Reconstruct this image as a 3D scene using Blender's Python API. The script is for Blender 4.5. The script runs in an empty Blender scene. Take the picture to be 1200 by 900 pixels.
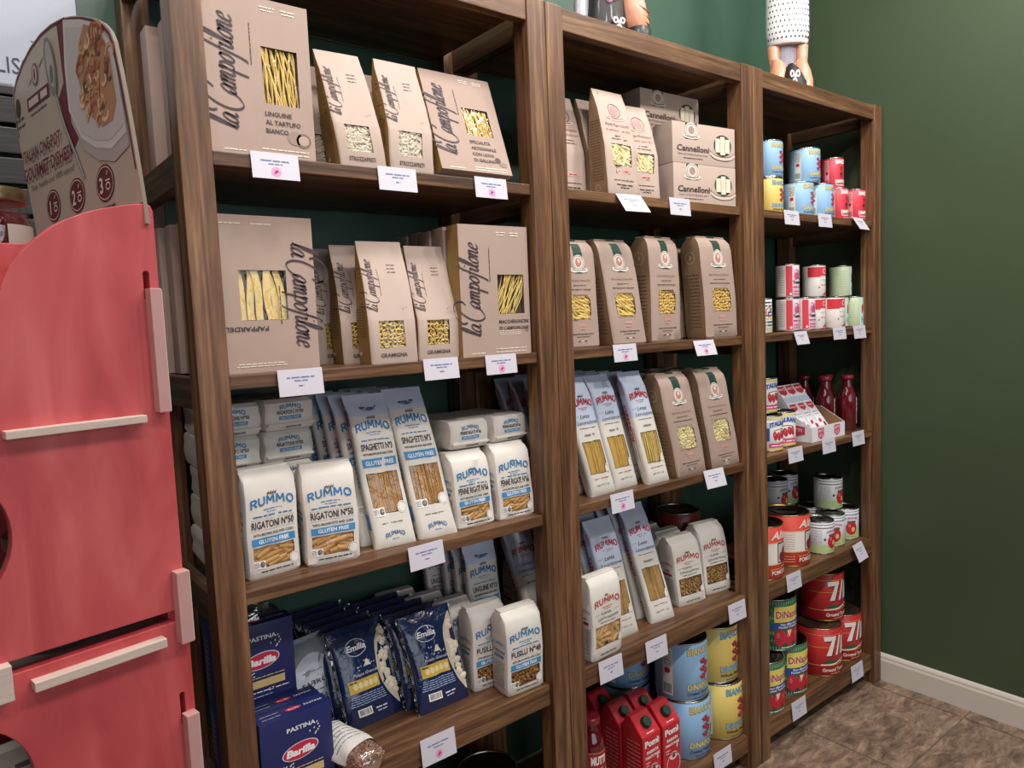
import bpy, bmesh, math, random, bisect
from math import sin, cos, pi, radians
from mathutils import Vector, Matrix, noise

# ------------------------------------------------------------------ camera, light, exposure
SC = bpy.context.scene
COL = SC.collection
cam_data = bpy.data.cameras.new('camera')
cam_data.sensor_width = 36.0
cam_data.lens = 25.53
cam_data.clip_start = 0.02
cam = bpy.data.objects.new('camera', cam_data)
cam.location = (-0.3322, -1.2707, 1.4352)
cam.rotation_euler = (1.48493, 0.04236, -0.66745)
COL.objects.link(cam)
SC.camera = cam
SC.view_settings.view_transform = 'Standard'
SC.view_settings.look = 'None'
SC.view_settings.exposure = -0.33
SC.view_settings.gamma = 1.0
SC.view_settings.use_curve_mapping = False

world = bpy.data.worlds.new('shop_ambient')
SC.world = world
world.use_nodes = True
bg = world.node_tree.nodes['Background']
bg.inputs[0].default_value = (0.80, 0.90, 1.0, 1)
bg.inputs[1].default_value = 0.02

def area_light(name, loc, target, size, power, color, size_y=None):
    l = bpy.data.lights.new(name, 'AREA')
    l.energy = power
    l.color = color
    l.size = size
    if size_y:
        l.shape = 'RECTANGLE'
        l.size_y = size_y
    o = bpy.data.objects.new(name, l)
    o.location = loc
    d = Vector(target) - Vector(loc)
    o.rotation_euler = d.to_track_quat('-Z', 'Y').to_euler()
    COL.objects.link(o)
    return o

for lx, pw in ((-0.20, 12), (0.55, 15), (1.40, 15), (2.15, 12)):
    area_light('added_header_fill', (lx, -0.62, 3.05), (lx + 0.10, 0.0, 1.2), 0.22, pw, (1.0, 0.94, 0.88))
area_light('added_header_fill', (-1.50, -0.95, 2.95), (-0.2, -0.35, 1.5), 0.20, 10, (1.0, 0.94, 0.88))  # added fill light, no real fixture: brightens the left-facing header card
for lx, pw in ((-0.45, 9), (0.35, 11), (1.10, 16), (1.95, 20)):
    area_light('added_header_fill', (lx, -1.75, 3.08), (lx + 0.3, 0.0, 0.8), 0.14, pw, (1.0, 0.94, 0.88))
area_light('shop_window_daylight', (0.1, -4.10, 1.75), (0.0, 0.0, 1.4), 3.6, 50, (0.86, 0.93, 1.0), 1.9)

# ------------------------------------------------------------------ materials
MATS = {}

def lin(c):
    if isinstance(c, str):
        c = [int(c[i:i + 2], 16) / 255 for i in (0, 2, 4)]
    return tuple(x / 12.92 if x <= 0.04045 else ((x + 0.055) / 1.055) ** 2.4 for x in c) + (1.0,)

def new_mat(name):
    m = bpy.data.materials.new(name)
    m.use_nodes = True
    nt = m.node_tree
    return m, nt, nt.nodes['Principled BSDF']

def M(name, col='808080', rough=0.5, metal=0.0, var=0.06, scale=30.0, bump=0.0, coat=0.0, spec=0.5, stretch=None):
    """simple procedural material: colour with gentle noise variation and optional fine relief"""
    if name in MATS:
        return MATS[name]
    m, nt, b = new_mat(name)
    N, L = nt.nodes, nt.links
    tc = N.new('ShaderNodeTexCoord')
    src = tc.outputs['Object']
    if stretch:
        mp = N.new('ShaderNodeMapping')
        mp.inputs['Scale'].default_value = stretch
        L.new(src, mp.inputs[0])
        src = mp.outputs[0]
    nz = N.new('ShaderNodeTexNoise')
    nz.inputs['Scale'].default_value = scale
    nz.inputs['Detail'].default_value = 3
    L.new(src, nz.inputs['Vector'])
    c = lin(col)
    mix = N.new('ShaderNodeMix')
    mix.data_type = 'RGBA'
    mix.inputs['A'].default_value = tuple(min(1, x * (1 - var * 2)) for x in c[:3]) + (1,)
    mix.inputs['B'].default_value = tuple(min(1, x * (1 + var * 2)) for x in c[:3]) + (1,)
    L.new(nz.outputs['Fac'], mix.inputs['Factor'])
    L.new(mix.outputs['Result'], b.inputs['Base Color'])
    b.inputs['Roughness'].default_value = rough
    b.inputs['Metallic'].default_value = metal
    b.inputs['Coat Weight'].default_value = coat
    b.inputs['Coat Roughness'].default_value = 0.08
    b.inputs['Specular IOR Level'].default_value = spec
    if bump:
        bp = N.new('ShaderNodeBump')
        bp.inputs['Strength'].default_value = bump
        bp.inputs['Distance'].default_value = 0.004
        L.new(nz.outputs['Fac'], bp.inputs['Height'])
        L.new(bp.outputs[0], b.inputs['Normal'])
    MATS[name] = m
    return m

def ink(col, rough=0.55):
    n = 'ink_' + col
    if n not in MATS:
        M(n, col, rough, var=0.02, scale=60)
    return MATS[n]

def wood(name, axis, dark, mid, light, rough=0.42):
    m, nt, b = new_mat(name)
    N, L = nt.nodes, nt.links
    tc = N.new('ShaderNodeTexCoord')
    oi = N.new('ShaderNodeObjectInfo')
    mul = N.new('ShaderNodeVectorMath'); mul.operation = 'SCALE'
    cmb = N.new('ShaderNodeCombineXYZ')
    for i in range(3):
        L.new(oi.outputs['Random'], cmb.inputs[i])
    L.new(cmb.outputs[0], mul.inputs[0]); mul.inputs['Scale'].default_value = 37.0
    add = N.new('ShaderNodeVectorMath'); add.operation = 'ADD'
    L.new(tc.outputs['Object'], add.inputs[0]); L.new(mul.outputs[0], add.inputs[1])
    mp = N.new('ShaderNodeMapping')
    s = [26, 26, 26]; s[axis] = 1.3
    mp.inputs['Scale'].default_value = s
    L.new(add.outputs[0], mp.inputs[0])
    n1 = N.new('ShaderNodeTexNoise'); n1.inputs['Scale'].default_value = 1.6; n1.inputs['Detail'].default_value = 6; n1.inputs['Distortion'].default_value = 0.9
    L.new(mp.outputs[0], n1.inputs['Vector'])
    mp2 = N.new('ShaderNodeMapping')
    s2 = [130, 130, 130]; s2[axis] = 9
    mp2.inputs['Scale'].default_value = s2
    L.new(add.outputs[0], mp2.inputs[0])
    n2 = N.new('ShaderNodeTexNoise'); n2.inputs['Scale'].default_value = 1.5; n2.inputs['Detail'].default_value = 4
    L.new(mp2.outputs[0], n2.inputs['Vector'])
    ramp = N.new('ShaderNodeValToRGB')
    e = ramp.color_ramp.elements
    e[0].position = 0.30; e[0].color = lin(dark)
    e[1].position = 0.72; e[1].color = lin(light)
    x = ramp.color_ramp.elements.new(0.5); x.color = lin(mid)
    L.new(n1.outputs['Fac'], ramp.inputs[0])
    r2 = N.new('ShaderNodeMapRange')
    r2.inputs['From Min'].default_value = 0.35; r2.inputs['From Max'].default_value = 0.65
    r2.inputs['To Min'].default_value = 0.74; r2.inputs['To Max'].default_value = 1.14
    L.new(n2.outputs['Fac'], r2.inputs['Value'])
    mx = N.new('ShaderNodeVectorMath'); mx.operation = 'SCALE'
    L.new(ramp.outputs[0], mx.inputs[0]); L.new(r2.outputs[0], mx.inputs['Scale'])
    L.new(mx.outputs[0], b.inputs['Base Color'])
    b.inputs['Roughness'].default_value = rough
    bp = N.new('ShaderNodeBump'); bp.inputs['Strength'].default_value = 0.25; bp.inputs['Distance'].default_value = 0.002
    L.new(n2.outputs['Fac'], bp.inputs['Height']); L.new(bp.outputs[0], b.inputs['Normal'])
    MATS[name] = m
    return m

WV = wood('stained_wood_upright', 2, '472f20', '6d4a31', '93704d')
WH = wood('stained_wood_lengthwise', 0, '442d1e', '68472f', '8b6947')
WD = wood('stained_wood_depthwise', 1, '38261b', '523a2a', '6c503b')

def film_mat(name, tint=(1, 1, 1, 1), gloss=0.16, rough=0.12):
    if name in MATS:
        return MATS[name]
    m = bpy.data.materials.new(name); m.use_nodes = True
    nt = m.node_tree; N, L = nt.nodes, nt.links
    N.remove(N['Principled BSDF'])
    t = N.new('ShaderNodeBsdfTransparent'); t.inputs[0].default_value = tint
    g = N.new('ShaderNodeBsdfGlossy'); g.inputs['Roughness'].default_value = rough
    mix = N.new('ShaderNodeMixShader')
    tc = N.new('ShaderNodeTexCoord'); nz = N.new('ShaderNodeTexNoise')
    nz.inputs['Scale'].default_value = 55; nz.inputs['Detail'].default_value = 2
    L.new(tc.outputs['Object'], nz.inputs['Vector'])
    bp = N.new('ShaderNodeBump'); bp.inputs['Strength'].default_value = 0.3; bp.inputs['Distance'].default_value = 0.008
    L.new(nz.outputs['Fac'], bp.inputs['Height']); L.new(bp.outputs[0], g.inputs['Normal'])
    mix.inputs[0].default_value = gloss
    L.new(t.outputs[0], mix.inputs[1]); L.new(g.outputs[0], mix.inputs[2])
    L.new(mix.outputs[0], N['Material Output'].inputs[0])
    MATS[name] = m
    return m

FILM = film_mat('clear_window_film', gloss=0.075, rough=0.08)
WRAP = film_mat('clear_plastic_wrap', gloss=0.30, rough=0.10)
GLASS = film_mat('clear_jar_glass', tint=(0.96, 0.97, 0.96, 1), gloss=0.10, rough=0.02)

KRAFT = M('kraft_paper', 'ae978b', 0.75, var=0.04, scale=18, bump=0.10)
KRAFT_LT = M('pale_kraft_paper', 'bfaa9e', 0.72, var=0.04, scale=16, bump=0.12)
KRAFT_SIDE = M('ochre_kraft_gusset', '9a7a45', 0.7, var=0.10, scale=22, bump=0.2)
KRAFT_DK = M('brown_kraft_paper', 'a88d7c', 0.72, var=0.06, scale=14, bump=0.22)
KRAFT_DKS = M('brown_kraft_gusset', '8f7256', 0.72, var=0.06, scale=14, bump=0.2)
WHITEBAG = M('white_matte_paper_bag', 'dfdad2', 0.55, var=0.03, scale=12, bump=0.12)
BLUEBAG = M('pale_blue_bag_top', 'c6d0e6', 0.5, var=0.04, scale=14, bump=0.12)
INNER = M('bag_inside', '6b5236', 0.8)
CARDIN = M('carton_inside', '5d4a38', 0.85)
STEEL = M('tin_plate', 'b4b4b0', 0.25, 1.0, var=0.05, scale=25)
STEELDK = M('dark_tin_lid', '54544f', 0.3, 1.0, var=0.08, scale=25)
CARDW = M('white_card', 'd2cfda', 0.45, var=0.02, scale=20)
PASTA = {
    'yellow': M('egg_pasta', 'e6c878', 0.55, var=0.10, scale=60),
    'gold': M('durum_pasta', 'd9b25e', 0.5, var=0.10, scale=60),
    'pale': M('pale_pasta', 'ead9a4', 0.6, var=0.08, scale=60),
    'brown': M('brown_rice_pasta', 'c4965a', 0.5, var=0.12, scale=60),
    'tan': M('wholewheat_pasta', 'c8a067', 0.55, var=0.12, scale=60),
    'white': M('gnocchi_dough', 'e3d8c2', 0.6, var=0.06, scale=50),
}
# ------------------------------------------------------------------ mesh helpers
class MB:
    """collects geometry with material slots; build() links it as ONE mesh object"""
    def __init__(self):
        self.v, self.f, self.mi, self.mats, self.sm = [], [], [], [], []
    def slot(self, m):
        if m not in self.mats:
            self.mats.append(m)
        return self.mats.index(m)
    def add(self, vs, fs, m, smooth=False):
        o = len(self.v); k = self.slot(m)
        self.v.extend([tuple(x) for x in vs])
        for f in fs:
            self.f.append([i + o for i in f]); self.mi.append(k); self.sm.append(smooth)
        return self
    def box(self, x0, x1, y0, y1, z0, z1, m, bev=0.0):
        if bev <= 0:
            vs = [(x, y, z) for x in (x0, x1) for y in (y0, y1) for z in (z0, z1)]
            fs = [(0, 1, 3, 2), (4, 6, 7, 5), (0, 4, 5, 1), (2, 3, 7, 6), (0, 2, 6, 4), (1, 5, 7, 3)]
            return self.add(vs, fs, m)
        bm = bmesh.new()
        bmesh.ops.create_cube(bm, size=1)
        for v in bm.verts:
            v.co = Vector((x0 + (x1 - x0) * (v.co.x + .5), y0 + (y1 - y0) * (v.co.y + .5), z0 + (z1 - z0) * (v.co.z + .5)))
        bmesh.ops.bevel(bm, geom=bm.edges[:], offset=bev, segments=2, affect='EDGES', profile=0.6)
        bm.verts.index_update()
        self.add([v.co[:] for v in bm.verts], [[v.index for v in f.verts] for f in bm.faces], m)
        bm.free()
        return self
    def lathe(self, prof, n, m, cx=0, cy=0, cz=0, smooth=True, cap=True, a0=0.0, a1=2 * pi):
        full = abs(a1 - a0 - 2 * pi) < 1e-6
        vs = []; k = n if full else n + 1
        for r, z in prof:
            for i in range(k):
                a = a0 + (a1 - a0) * i / n
                vs.append((cx + r * cos(a), cy + r * sin(a), cz + z))
        fs = []
        for j in range(len(prof) - 1):
            for i in range(n):
                i2 = (i + 1) % k
                fs.append((j * k + i, j * k + i2, (j + 1) * k + i2, (j + 1) * k + i))
        self.add(vs, fs, m, smooth)
        if cap and full:
            b = len(self.v) - len(vs)
            kk = self.slot(m)
            self.f.append([b + i for i in reversed(range(n))]); self.mi.append(kk); self.sm.append(False)
            self.f.append([b + (len(prof) - 1) * n + i for i in range(n)]); self.mi.append(kk); self.sm.append(False)
        return self
    def tube(self, pts, r, n, m, smooth=True, cap=False, hollow=False):
        pts = [Vector(p) for p in pts]
        rs = r if isinstance(r, (list, tuple)) else [r] * len(pts)
        vs = []
        up = Vector((0.13, 0.31, 0.94))
        for i, p in enumerate(pts):
            t = (pts[min(i + 1, len(pts) - 1)] - pts[max(i - 1, 0)]).normalized()
            a = t.cross(up)
            if a.length < 1e-3:
                a = t.cross(Vector((1, 0, 0)))
            a.normalize(); b = t.cross(a)
            for k in range(n):
                q = 2 * pi * k / n
                vs.append(p + (a * cos(q) + b * sin(q)) * rs[i])
        fs = []
        for i in range(len(pts) - 1):
            for k in range(n):
                k2 = (k + 1) % n
                fs.append((i * n + k, i * n + k2, (i + 1) * n + k2, (i + 1) * n + k))
        if cap:
            fs.append(tuple(reversed(range(n)))); fs.append(tuple((len(pts) - 1) * n + k for k in range(n)))
        return self.add(vs, fs, m, smooth)
    def ball(self, c, rx, ry, rz, m, u=10, w=7, smooth=True):
        vs = [(c[0], c[1], c[2] - rz)]
        for j in range(1, w):
            a = -pi / 2 + pi * j / w
            for i in range(u):
                q = 2 * pi * i / u
                vs.append((c[0] + rx * cos(a) * cos(q), c[1] + ry * cos(a) * sin(q), c[2] + rz * sin(a)))
        vs.append((c[0], c[1], c[2] + rz))
        fs = [(0, 1 + (i + 1) % u, 1 + i) for i in range(u)]
        for j in range(w - 2):
            for i in range(u):
                i2 = (i + 1) % u
                fs.append((1 + j * u + i, 1 + j * u + i2, 1 + (j + 1) * u + i2, 1 + (j + 1) * u + i))
        b = 1 + (w - 2) * u; t = len(vs) - 1
        fs += [(b + i, b + (i + 1) % u, t) for i in range(u)]
        return self.add(vs, fs, m, smooth)
    def prism(self, pts, y0, y1, m, axis='y'):
        """outline pts in (x,z) extruded along y"""
        n = len(pts)
        vs = [(x, y0, z) for x, z in pts] + [(x, y1, z) for x, z in pts]
        fs = [tuple(range(n)), tuple(reversed(range(n, 2 * n)))]
        fs += [(i, (i + 1) % n, n + (i + 1) % n, n + i)[::-1] for i in range(n)]
        return self.add(vs, fs, m)
    def mesh(self, name):
        me = bpy.data.meshes.new(name)
        me.from_pydata(self.v, [], self.f)
        for m in self.mats:
            me.materials.append(m)
        me.polygons.foreach_set('material_index', self.mi)
        me.polygons.foreach_set('use_smooth', self.sm)
        me.update()
        return me

def link(name, me, parent=None, loc=None, rot=None, **props):
    o = bpy.data.objects.new(name, me)
    COL.objects.link(o)
    if parent:
        o.parent = parent
    if loc:
        o.location = loc
    if rot:
        o.rotation_euler = rot
    for k, v in props.items():
        o[k] = v
    return o

def tag(o, label, cat, group=None):
    o['label'] = label; o['category'] = cat
    if group:
        o['group'] = group
    return o

def structure(name, mb, parent=None):
    o = link(name, mb.mesh(name), parent)
    if parent is None:
        o['kind'] = 'structure'
    return o

def thing(name, label, cat, loc, yaw, parts, group=None, lean=0.0, roll=0.0):
    """an Empty at the thing's base; parts = [(name, mesh, kind, [sub-parts])]; meshes are shared between alike things"""
    e = link(name, None, loc=loc, rot=(-radians(lean), radians(roll), radians(yaw)))
    e.empty_display_size = 0.05
    tag(e, label, cat, group)
    def rec(par, lst):
        for pt in lst:
            o = link(pt[0], pt[1], par)
            if len(pt) > 2 and pt[2]:
                o['kind'] = pt[2]
            if len(pt) > 3:
                rec(o, pt[3])
    rec(e, parts)
    return e

# ------------------------------------------------------------------ flat print on surfaces
GLY = {}
def glyphs(s, bold):
    k = (s, bold)
    if k not in GLY:
        cu = bpy.data.curves.new('lettering', 'FONT')
        cu.body = s; cu.size = 1.0; cu.resolution_u = 2
        cu.dimensions = '2D'; cu.fill_mode = 'BOTH'
        cu.offset = 0.022 if bold == 1 else (0.05 if bold == 2 else 0.0)
        ob = bpy.data.objects.new('lettering', cu)
        me = bpy.data.meshes.new_from_object(ob)
        vs = [(v.co.x, v.co.y) for v in me.vertices]
        fs = [tuple(p.vertices) for p in me.polygons]
        bpy.data.meshes.remove(me); bpy.data.objects.remove(ob); bpy.data.curves.remove(cu)
        x0 = min((v[0] for v in vs), default=0); x1 = max((v[0] for v in vs), default=1)
        GLY[k] = ([(x - x0, y) for x, y in vs], fs, x1 - x0)
    return GLY[k]
CAP = 0.729

def catmull(P, n=6):
    P = [Vector(p) for p in P]
    out = []
    for i in range(len(P) - 1):
        a = P[max(i - 1, 0)]; b = P[i]; c = P[i + 1]; d = P[min(i + 2, len(P) - 1)]
        for k in range(n):
            t = k / n
            out.append(0.5 * ((2 * b) + (c - a) * t + (2 * a - 5 * b + 4 * c - d) * t * t + (3 * b - a - 3 * c + d) * t ** 3))
    out.append(P[-1])
    return out

SCRIPT = {  # pen strokes of a flowing hand: (advance, [strokes])
 'l': (0.42, [[(0, .1), (.25, .9), (.40, 1.8), (.30, 2.15), (.16, 1.7), (.10, .5), (.25, .02), (.48, .18)]]),
 'a': (0.82, [[(.62, .86), (.35, 1.0), (.08, .62), (.05, .22), (.22, .0), (.45, .25), (.62, .86), (.57, .25), (.68, .0), (.88, .18)]]),
 'C': (1.25, [[(1.22, 1.55), (1.45, 1.95), (1.10, 2.45), (.40, 2.15), (-.05, 1.1), (.05, .1), (.55, -.45), (1.1, -.2), (1.45, .45)],
              [(1.45, 1.95), (.9, 2.75), (-.3, 2.6), (-.75, 1.9), (-.55, 1.4)]]),
 'm': (1.08, [[(.0, .75), (.12, .95), (.12, .0)], [(.12, .55), (.32, 1.0), (.44, .75), (.44, .0)], [(.44, .55), (.66, 1.0), (.78, .75), (.76, .2), (.88, .0), (1.08, .18)]]),
 'p': (0.72, [[(.0, .75), (.12, .98), (.10, -.95)], [(.12, .55), (.36, 1.0), (.60, .62), (.46, .06), (.12, .12)]]),
 'o': (0.66, [[(.34, .98), (.08, .6), (.10, .12), (.34, .0), (.56, .4), (.50, .85), (.34, .98), (.60, .80)]]),
 'f': (0.50, [[(.62, 1.95), (.46, 2.15), (.30, 1.6), (.18, .0), (.06, -.85), (-.12, -.95)], [(.02, .92), (.46, .96)]]),
 'i': (0.42, [[(.04, .72), (.16, .95), (.12, .2), (.24, .0), (.42, .18)], [(.16, 1.42), (.20, 1.50)]]),
 'n': (0.76, [[(.0, .75), (.12, .95), (.12, .0)], [(.12, .55), (.36, 1.0), (.48, .75), (.46, .2), (.58, .0), (.76, .18)]]),
 'e': (0.60, [[(.06, .45), (.46, .60), (.40, .95), (.14, .80), (.06, .3), (.26, .0), (.58, .22)]]),
 ' ': (0.35, []),
}

class Print:
    """ink shapes in label space (x across, z up, metres) mapped on to a surface by surf(x, z, offset)"""
    def __init__(self, surf, step=0.010, base=0.0006, lay=0.00022):
        self.surf, self.step, self.base, self.lay = surf, step, base, lay
        self.mb = MB()
    def put(self, pts, fs, col, layer):
        m = col if not isinstance(col, str) else ink(col)
        o = self.base + self.lay * layer
        if self.step < 1:          # curved or creased pack: split big shapes so that they follow the surface
            pts = list(pts); out = []; L2 = (self.step * .75) ** 2
            st = [(f[0], f[i], f[i + 1]) for f in fs for i in range(1, len(f) - 1)]
            mid = {}
            while st:
                a, b, c = st.pop()
                e = [((pts[i][0] - pts[j][0]) ** 2 + (pts[i][1] - pts[j][1]) ** 2, i, j, k) for i, j, k in ((a, b, c), (b, c, a), (c, a, b))]
                d, i, j, k = max(e)
                if d > L2:
                    key = (min(i, j), max(i, j))
                    if key not in mid:
                        mid[key] = len(pts); pts.append(((pts[i][0] + pts[j][0]) / 2, (pts[i][1] + pts[j][1]) / 2))
                    q = mid[key]
                    st += [(i, q, k), (q, j, k)]
                else:
                    out.append((a, b, c))
            fs = out
        self.mb.add([self.surf(x, z, o) for x, z in pts], fs, m)
    def rect(self, x0, z0, x1, z1, col, layer=0, rot=0, c=None):
        nx = max(1, int(math.ceil(abs(x1 - x0) / self.step))); nz = max(1, int(math.ceil(abs(z1 - z0) / (self.step * 2))))
        pts = [(x0 + (x1 - x0) * i / nx, z0 + (z1 - z0) * j / nz) for j in range(nz + 1) for i in range(nx + 1)]
        if rot:
            cx, cz = c or ((x0 + x1) / 2, (z0 + z1) / 2)
            q = radians(rot)
            pts = [(cx + (x - cx) * cos(q) - (z - cz) * sin(q), cz + (x - cx) * sin(q) + (z - cz) * cos(q)) for x, z in pts]
        fs = [(j * (nx + 1) + i, j * (nx + 1) + i + 1, (j + 1) * (nx + 1) + i + 1, (j + 1) * (nx + 1) + i) for j in range(nz) for i in range(nx)]
        self.put(pts, fs, col, layer)
    def disc(self, x, z, rx, rz, col, layer=0, n=18, a0=0, rot=0):
        q = radians(rot)
        pts = [(x, z)]
        for i in range(n):
            a = 2 * pi * i / n + a0
            dx, dz = rx * cos(a), rz * sin(a)
            pts.append((x + dx * cos(q) - dz * sin(q), z + dx * sin(q) + dz * cos(q)))
        self.put(pts, [(0, 1 + i, 1 + (i + 1) % n) for i in range(n)], col, layer)
    def ring(self, x, z, rx, rz, w, col, layer=0, n=24, a0=0.0, a1=2 * pi):
        pts = []
        for i in range(n + 1):
            a = a0 + (a1 - a0) * i / n
            pts += [(x + (rx - w) * cos(a), z + (rz - w) * sin(a)), (x + rx * cos(a), z + rz * sin(a))]
        self.put(pts, [(2 * i, 2 * i + 1, 2 * i + 3, 2 * i + 2) for i in range(n)], col, layer)
    def poly(self, pts, col, layer=0):
        cx = sum(p[0] for p in pts) / len(pts); cz = sum(p[1] for p in pts) / len(pts)
        n = len(pts)
        self.put([(cx, cz)] + list(pts), [(0, 1 + i, 1 + (i + 1) % n) for i in range(n)], col, layer)
    def stroke(self, pts, w, col, layer=1, pen=None, smooth=True, wmin=0.35):
        P = catmull([(p[0], p[1], 0) for p in pts]) if smooth and len(pts) > 2 else [Vector((p[0], p[1], 0)) for p in pts]
        out = []
        for i, p in enumerate(P):
            t = P[min(i + 1, len(P) - 1)] - P[max(i - 1, 0)]
            if t.length < 1e-9:
                t = Vector((1, 0, 0))
            t.normalize()
            ww = w
            if pen is not None:
                ww = w * (wmin + (1 - wmin) * abs(sin(math.atan2(t.y, t.x) - pen)))
            n = Vector((-t.y, t.x, 0)) * ww / 2
            out += [(p.x + n.x, p.y + n.y), (p.x - n.x, p.y - n.y)]
        self.put(out, [(2 * i, 2 * i + 1, 2 * i + 3, 2 * i + 2) for i in range(len(P) - 1)], col, layer)
    def txt(self, s, x, z, size, col, align='C', bold=0, fit=None, maxw=None, sx=1.0, shear=0.0, rot=0.0, arc=0.0, layer=2):
        vs, fs, w = glyphs(s, bold)
        k = size / CAP
        kx = k * sx
        if fit:
            kx = fit / w
        elif maxw and w * kx > maxw:
            kx = maxw / w
        W = w * kx
        off = {'L': 0, 'C': -W / 2, 'R': -W}[align]
        q = radians(rot); pts = []
        for gx, gy in vs:
            lx = gx * kx + off + shear * gy * k; lz = gy * k
            if arc:
                t = 2 * (gx * kx) / W - 1
                lz += arc * (1 - t * t) - arc * .5
            pts.append((x + lx * cos(q) - lz * sin(q), z + lx * sin(q) + lz * cos(q)))
        self.put(pts, fs, col, layer)
    def micro(self, x, z, w, size, col, layer=1, align='C', seed=0, rot=0.0, arc=0.0):
        """a line of print too small to read"""
        rr = random.Random(seed * 7 + int(z * 9973) + int(x * 7919))
        x0 = {'C': -w / 2, 'L': 0, 'R': -w}[align]
        p = 0; q = radians(rot)
        while p < w:
            l = min(rr.uniform(1.5, 5) * size, w - p)
            mz = arc * (1 - (2 * (p + l / 2) / w - 1) ** 2)
            pts = [(x0 + p, mz), (x0 + p + l, mz), (x0 + p + l, mz + size * .6), (x0 + p, mz + size * .6)]
            pts = [(x + a * cos(q) - b * sin(q), z + a * sin(q) + b * cos(q)) for a, b in pts]
            self.put(pts, [(0, 1, 2, 3)], col, layer)
            p += l + size * .55
    def script(self, s, x, z, xh, col, w=0.16, rot=0.0, shear=0.32, layer=2, fit=None):
        segs = []; p = 0
        for ch in s:
            adv, st = SCRIPT[ch]
            for t in st:
                segs.append([(p + a + shear * b, b) for a, b in t])
            p += adv
        k = xh; kx = (fit / p) if fit else k
        q = radians(rot)
        for t in segs:
            pts = []
            for a, b in t:
                lx, lz = (a - p / 2) * kx, b * k
                pts.append((x + lx * cos(q) - lz * sin(q), z + lx * sin(q) + lz * cos(q)))
            self.stroke(pts, w * xh, col, layer, pen=radians(20 + rot), wmin=0.30)
    def rummo(self, x, z, H, W, col, arc=0.0, layer=2):
        """the broad hand-cut capitals of the pasta brand, drawn stroke by stroke"""
        L = {'R': (.78, [[(.1, 0), (.1, 1)], [(.1, .93), (.5, .93), (.66, .80), (.66, .62), (.5, .50), (.1, .50)], [(.40, .50), (.74, 0)]]),
             'U': (.82, [[(.1, 1), (.1, .32), (.22, .10), (.41, .05), (.60, .10), (.72, .32), (.72, 1)]]),
             'M': (1.05, [[(.1, 0), (.16, 1)], [(.16, .98), (.52, .30)], [(.52, .30), (.88, .98)], [(.88, 1), (.95, 0)]]),
             'O': (.96, [[(.48, .94), (.24, .86), (.11, .62), (.11, .38), (.24, .14), (.48, .06), (.72, .14), (.85, .38), (.85, .62), (.72, .86), (.48, .94), (.24, .86)]])}
        gap = .14; tot = sum(L[c][0] for c in 'RUMMO') + gap * 4; k = W / tot; p = 0
        for c in 'RUMMO':
            adv, st = L[c]
            for t in st:
                pts = []
                for a, b in t:
                    u = (p + a) / tot
                    pts.append((x + (u - .5) * W, z + b * H + arc * (1 - (2 * u - 1) ** 2) - arc * .5))
                self.stroke(pts, .20 * H, col, layer, smooth=len(t) > 4)
            p += adv + gap
    def barcode(self, x, z, w, h, layer=1):
        self.rect(x, z, x + w, z + h, 'f4f2ee', layer)
        rr = random.Random(5); p = w * .1
        while p < w * .88:
            l = rr.choice((.02, .03, .05)) * w
            self.rect(x + p, z + h * .15, x + p + l, z + h * .9, '1c1c1c', layer + 1)
            p += l + rr.choice((.02, .03, .04)) * w
    def mesh(self, name='label_print'):
        return self.mb.mesh(name)
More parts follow.
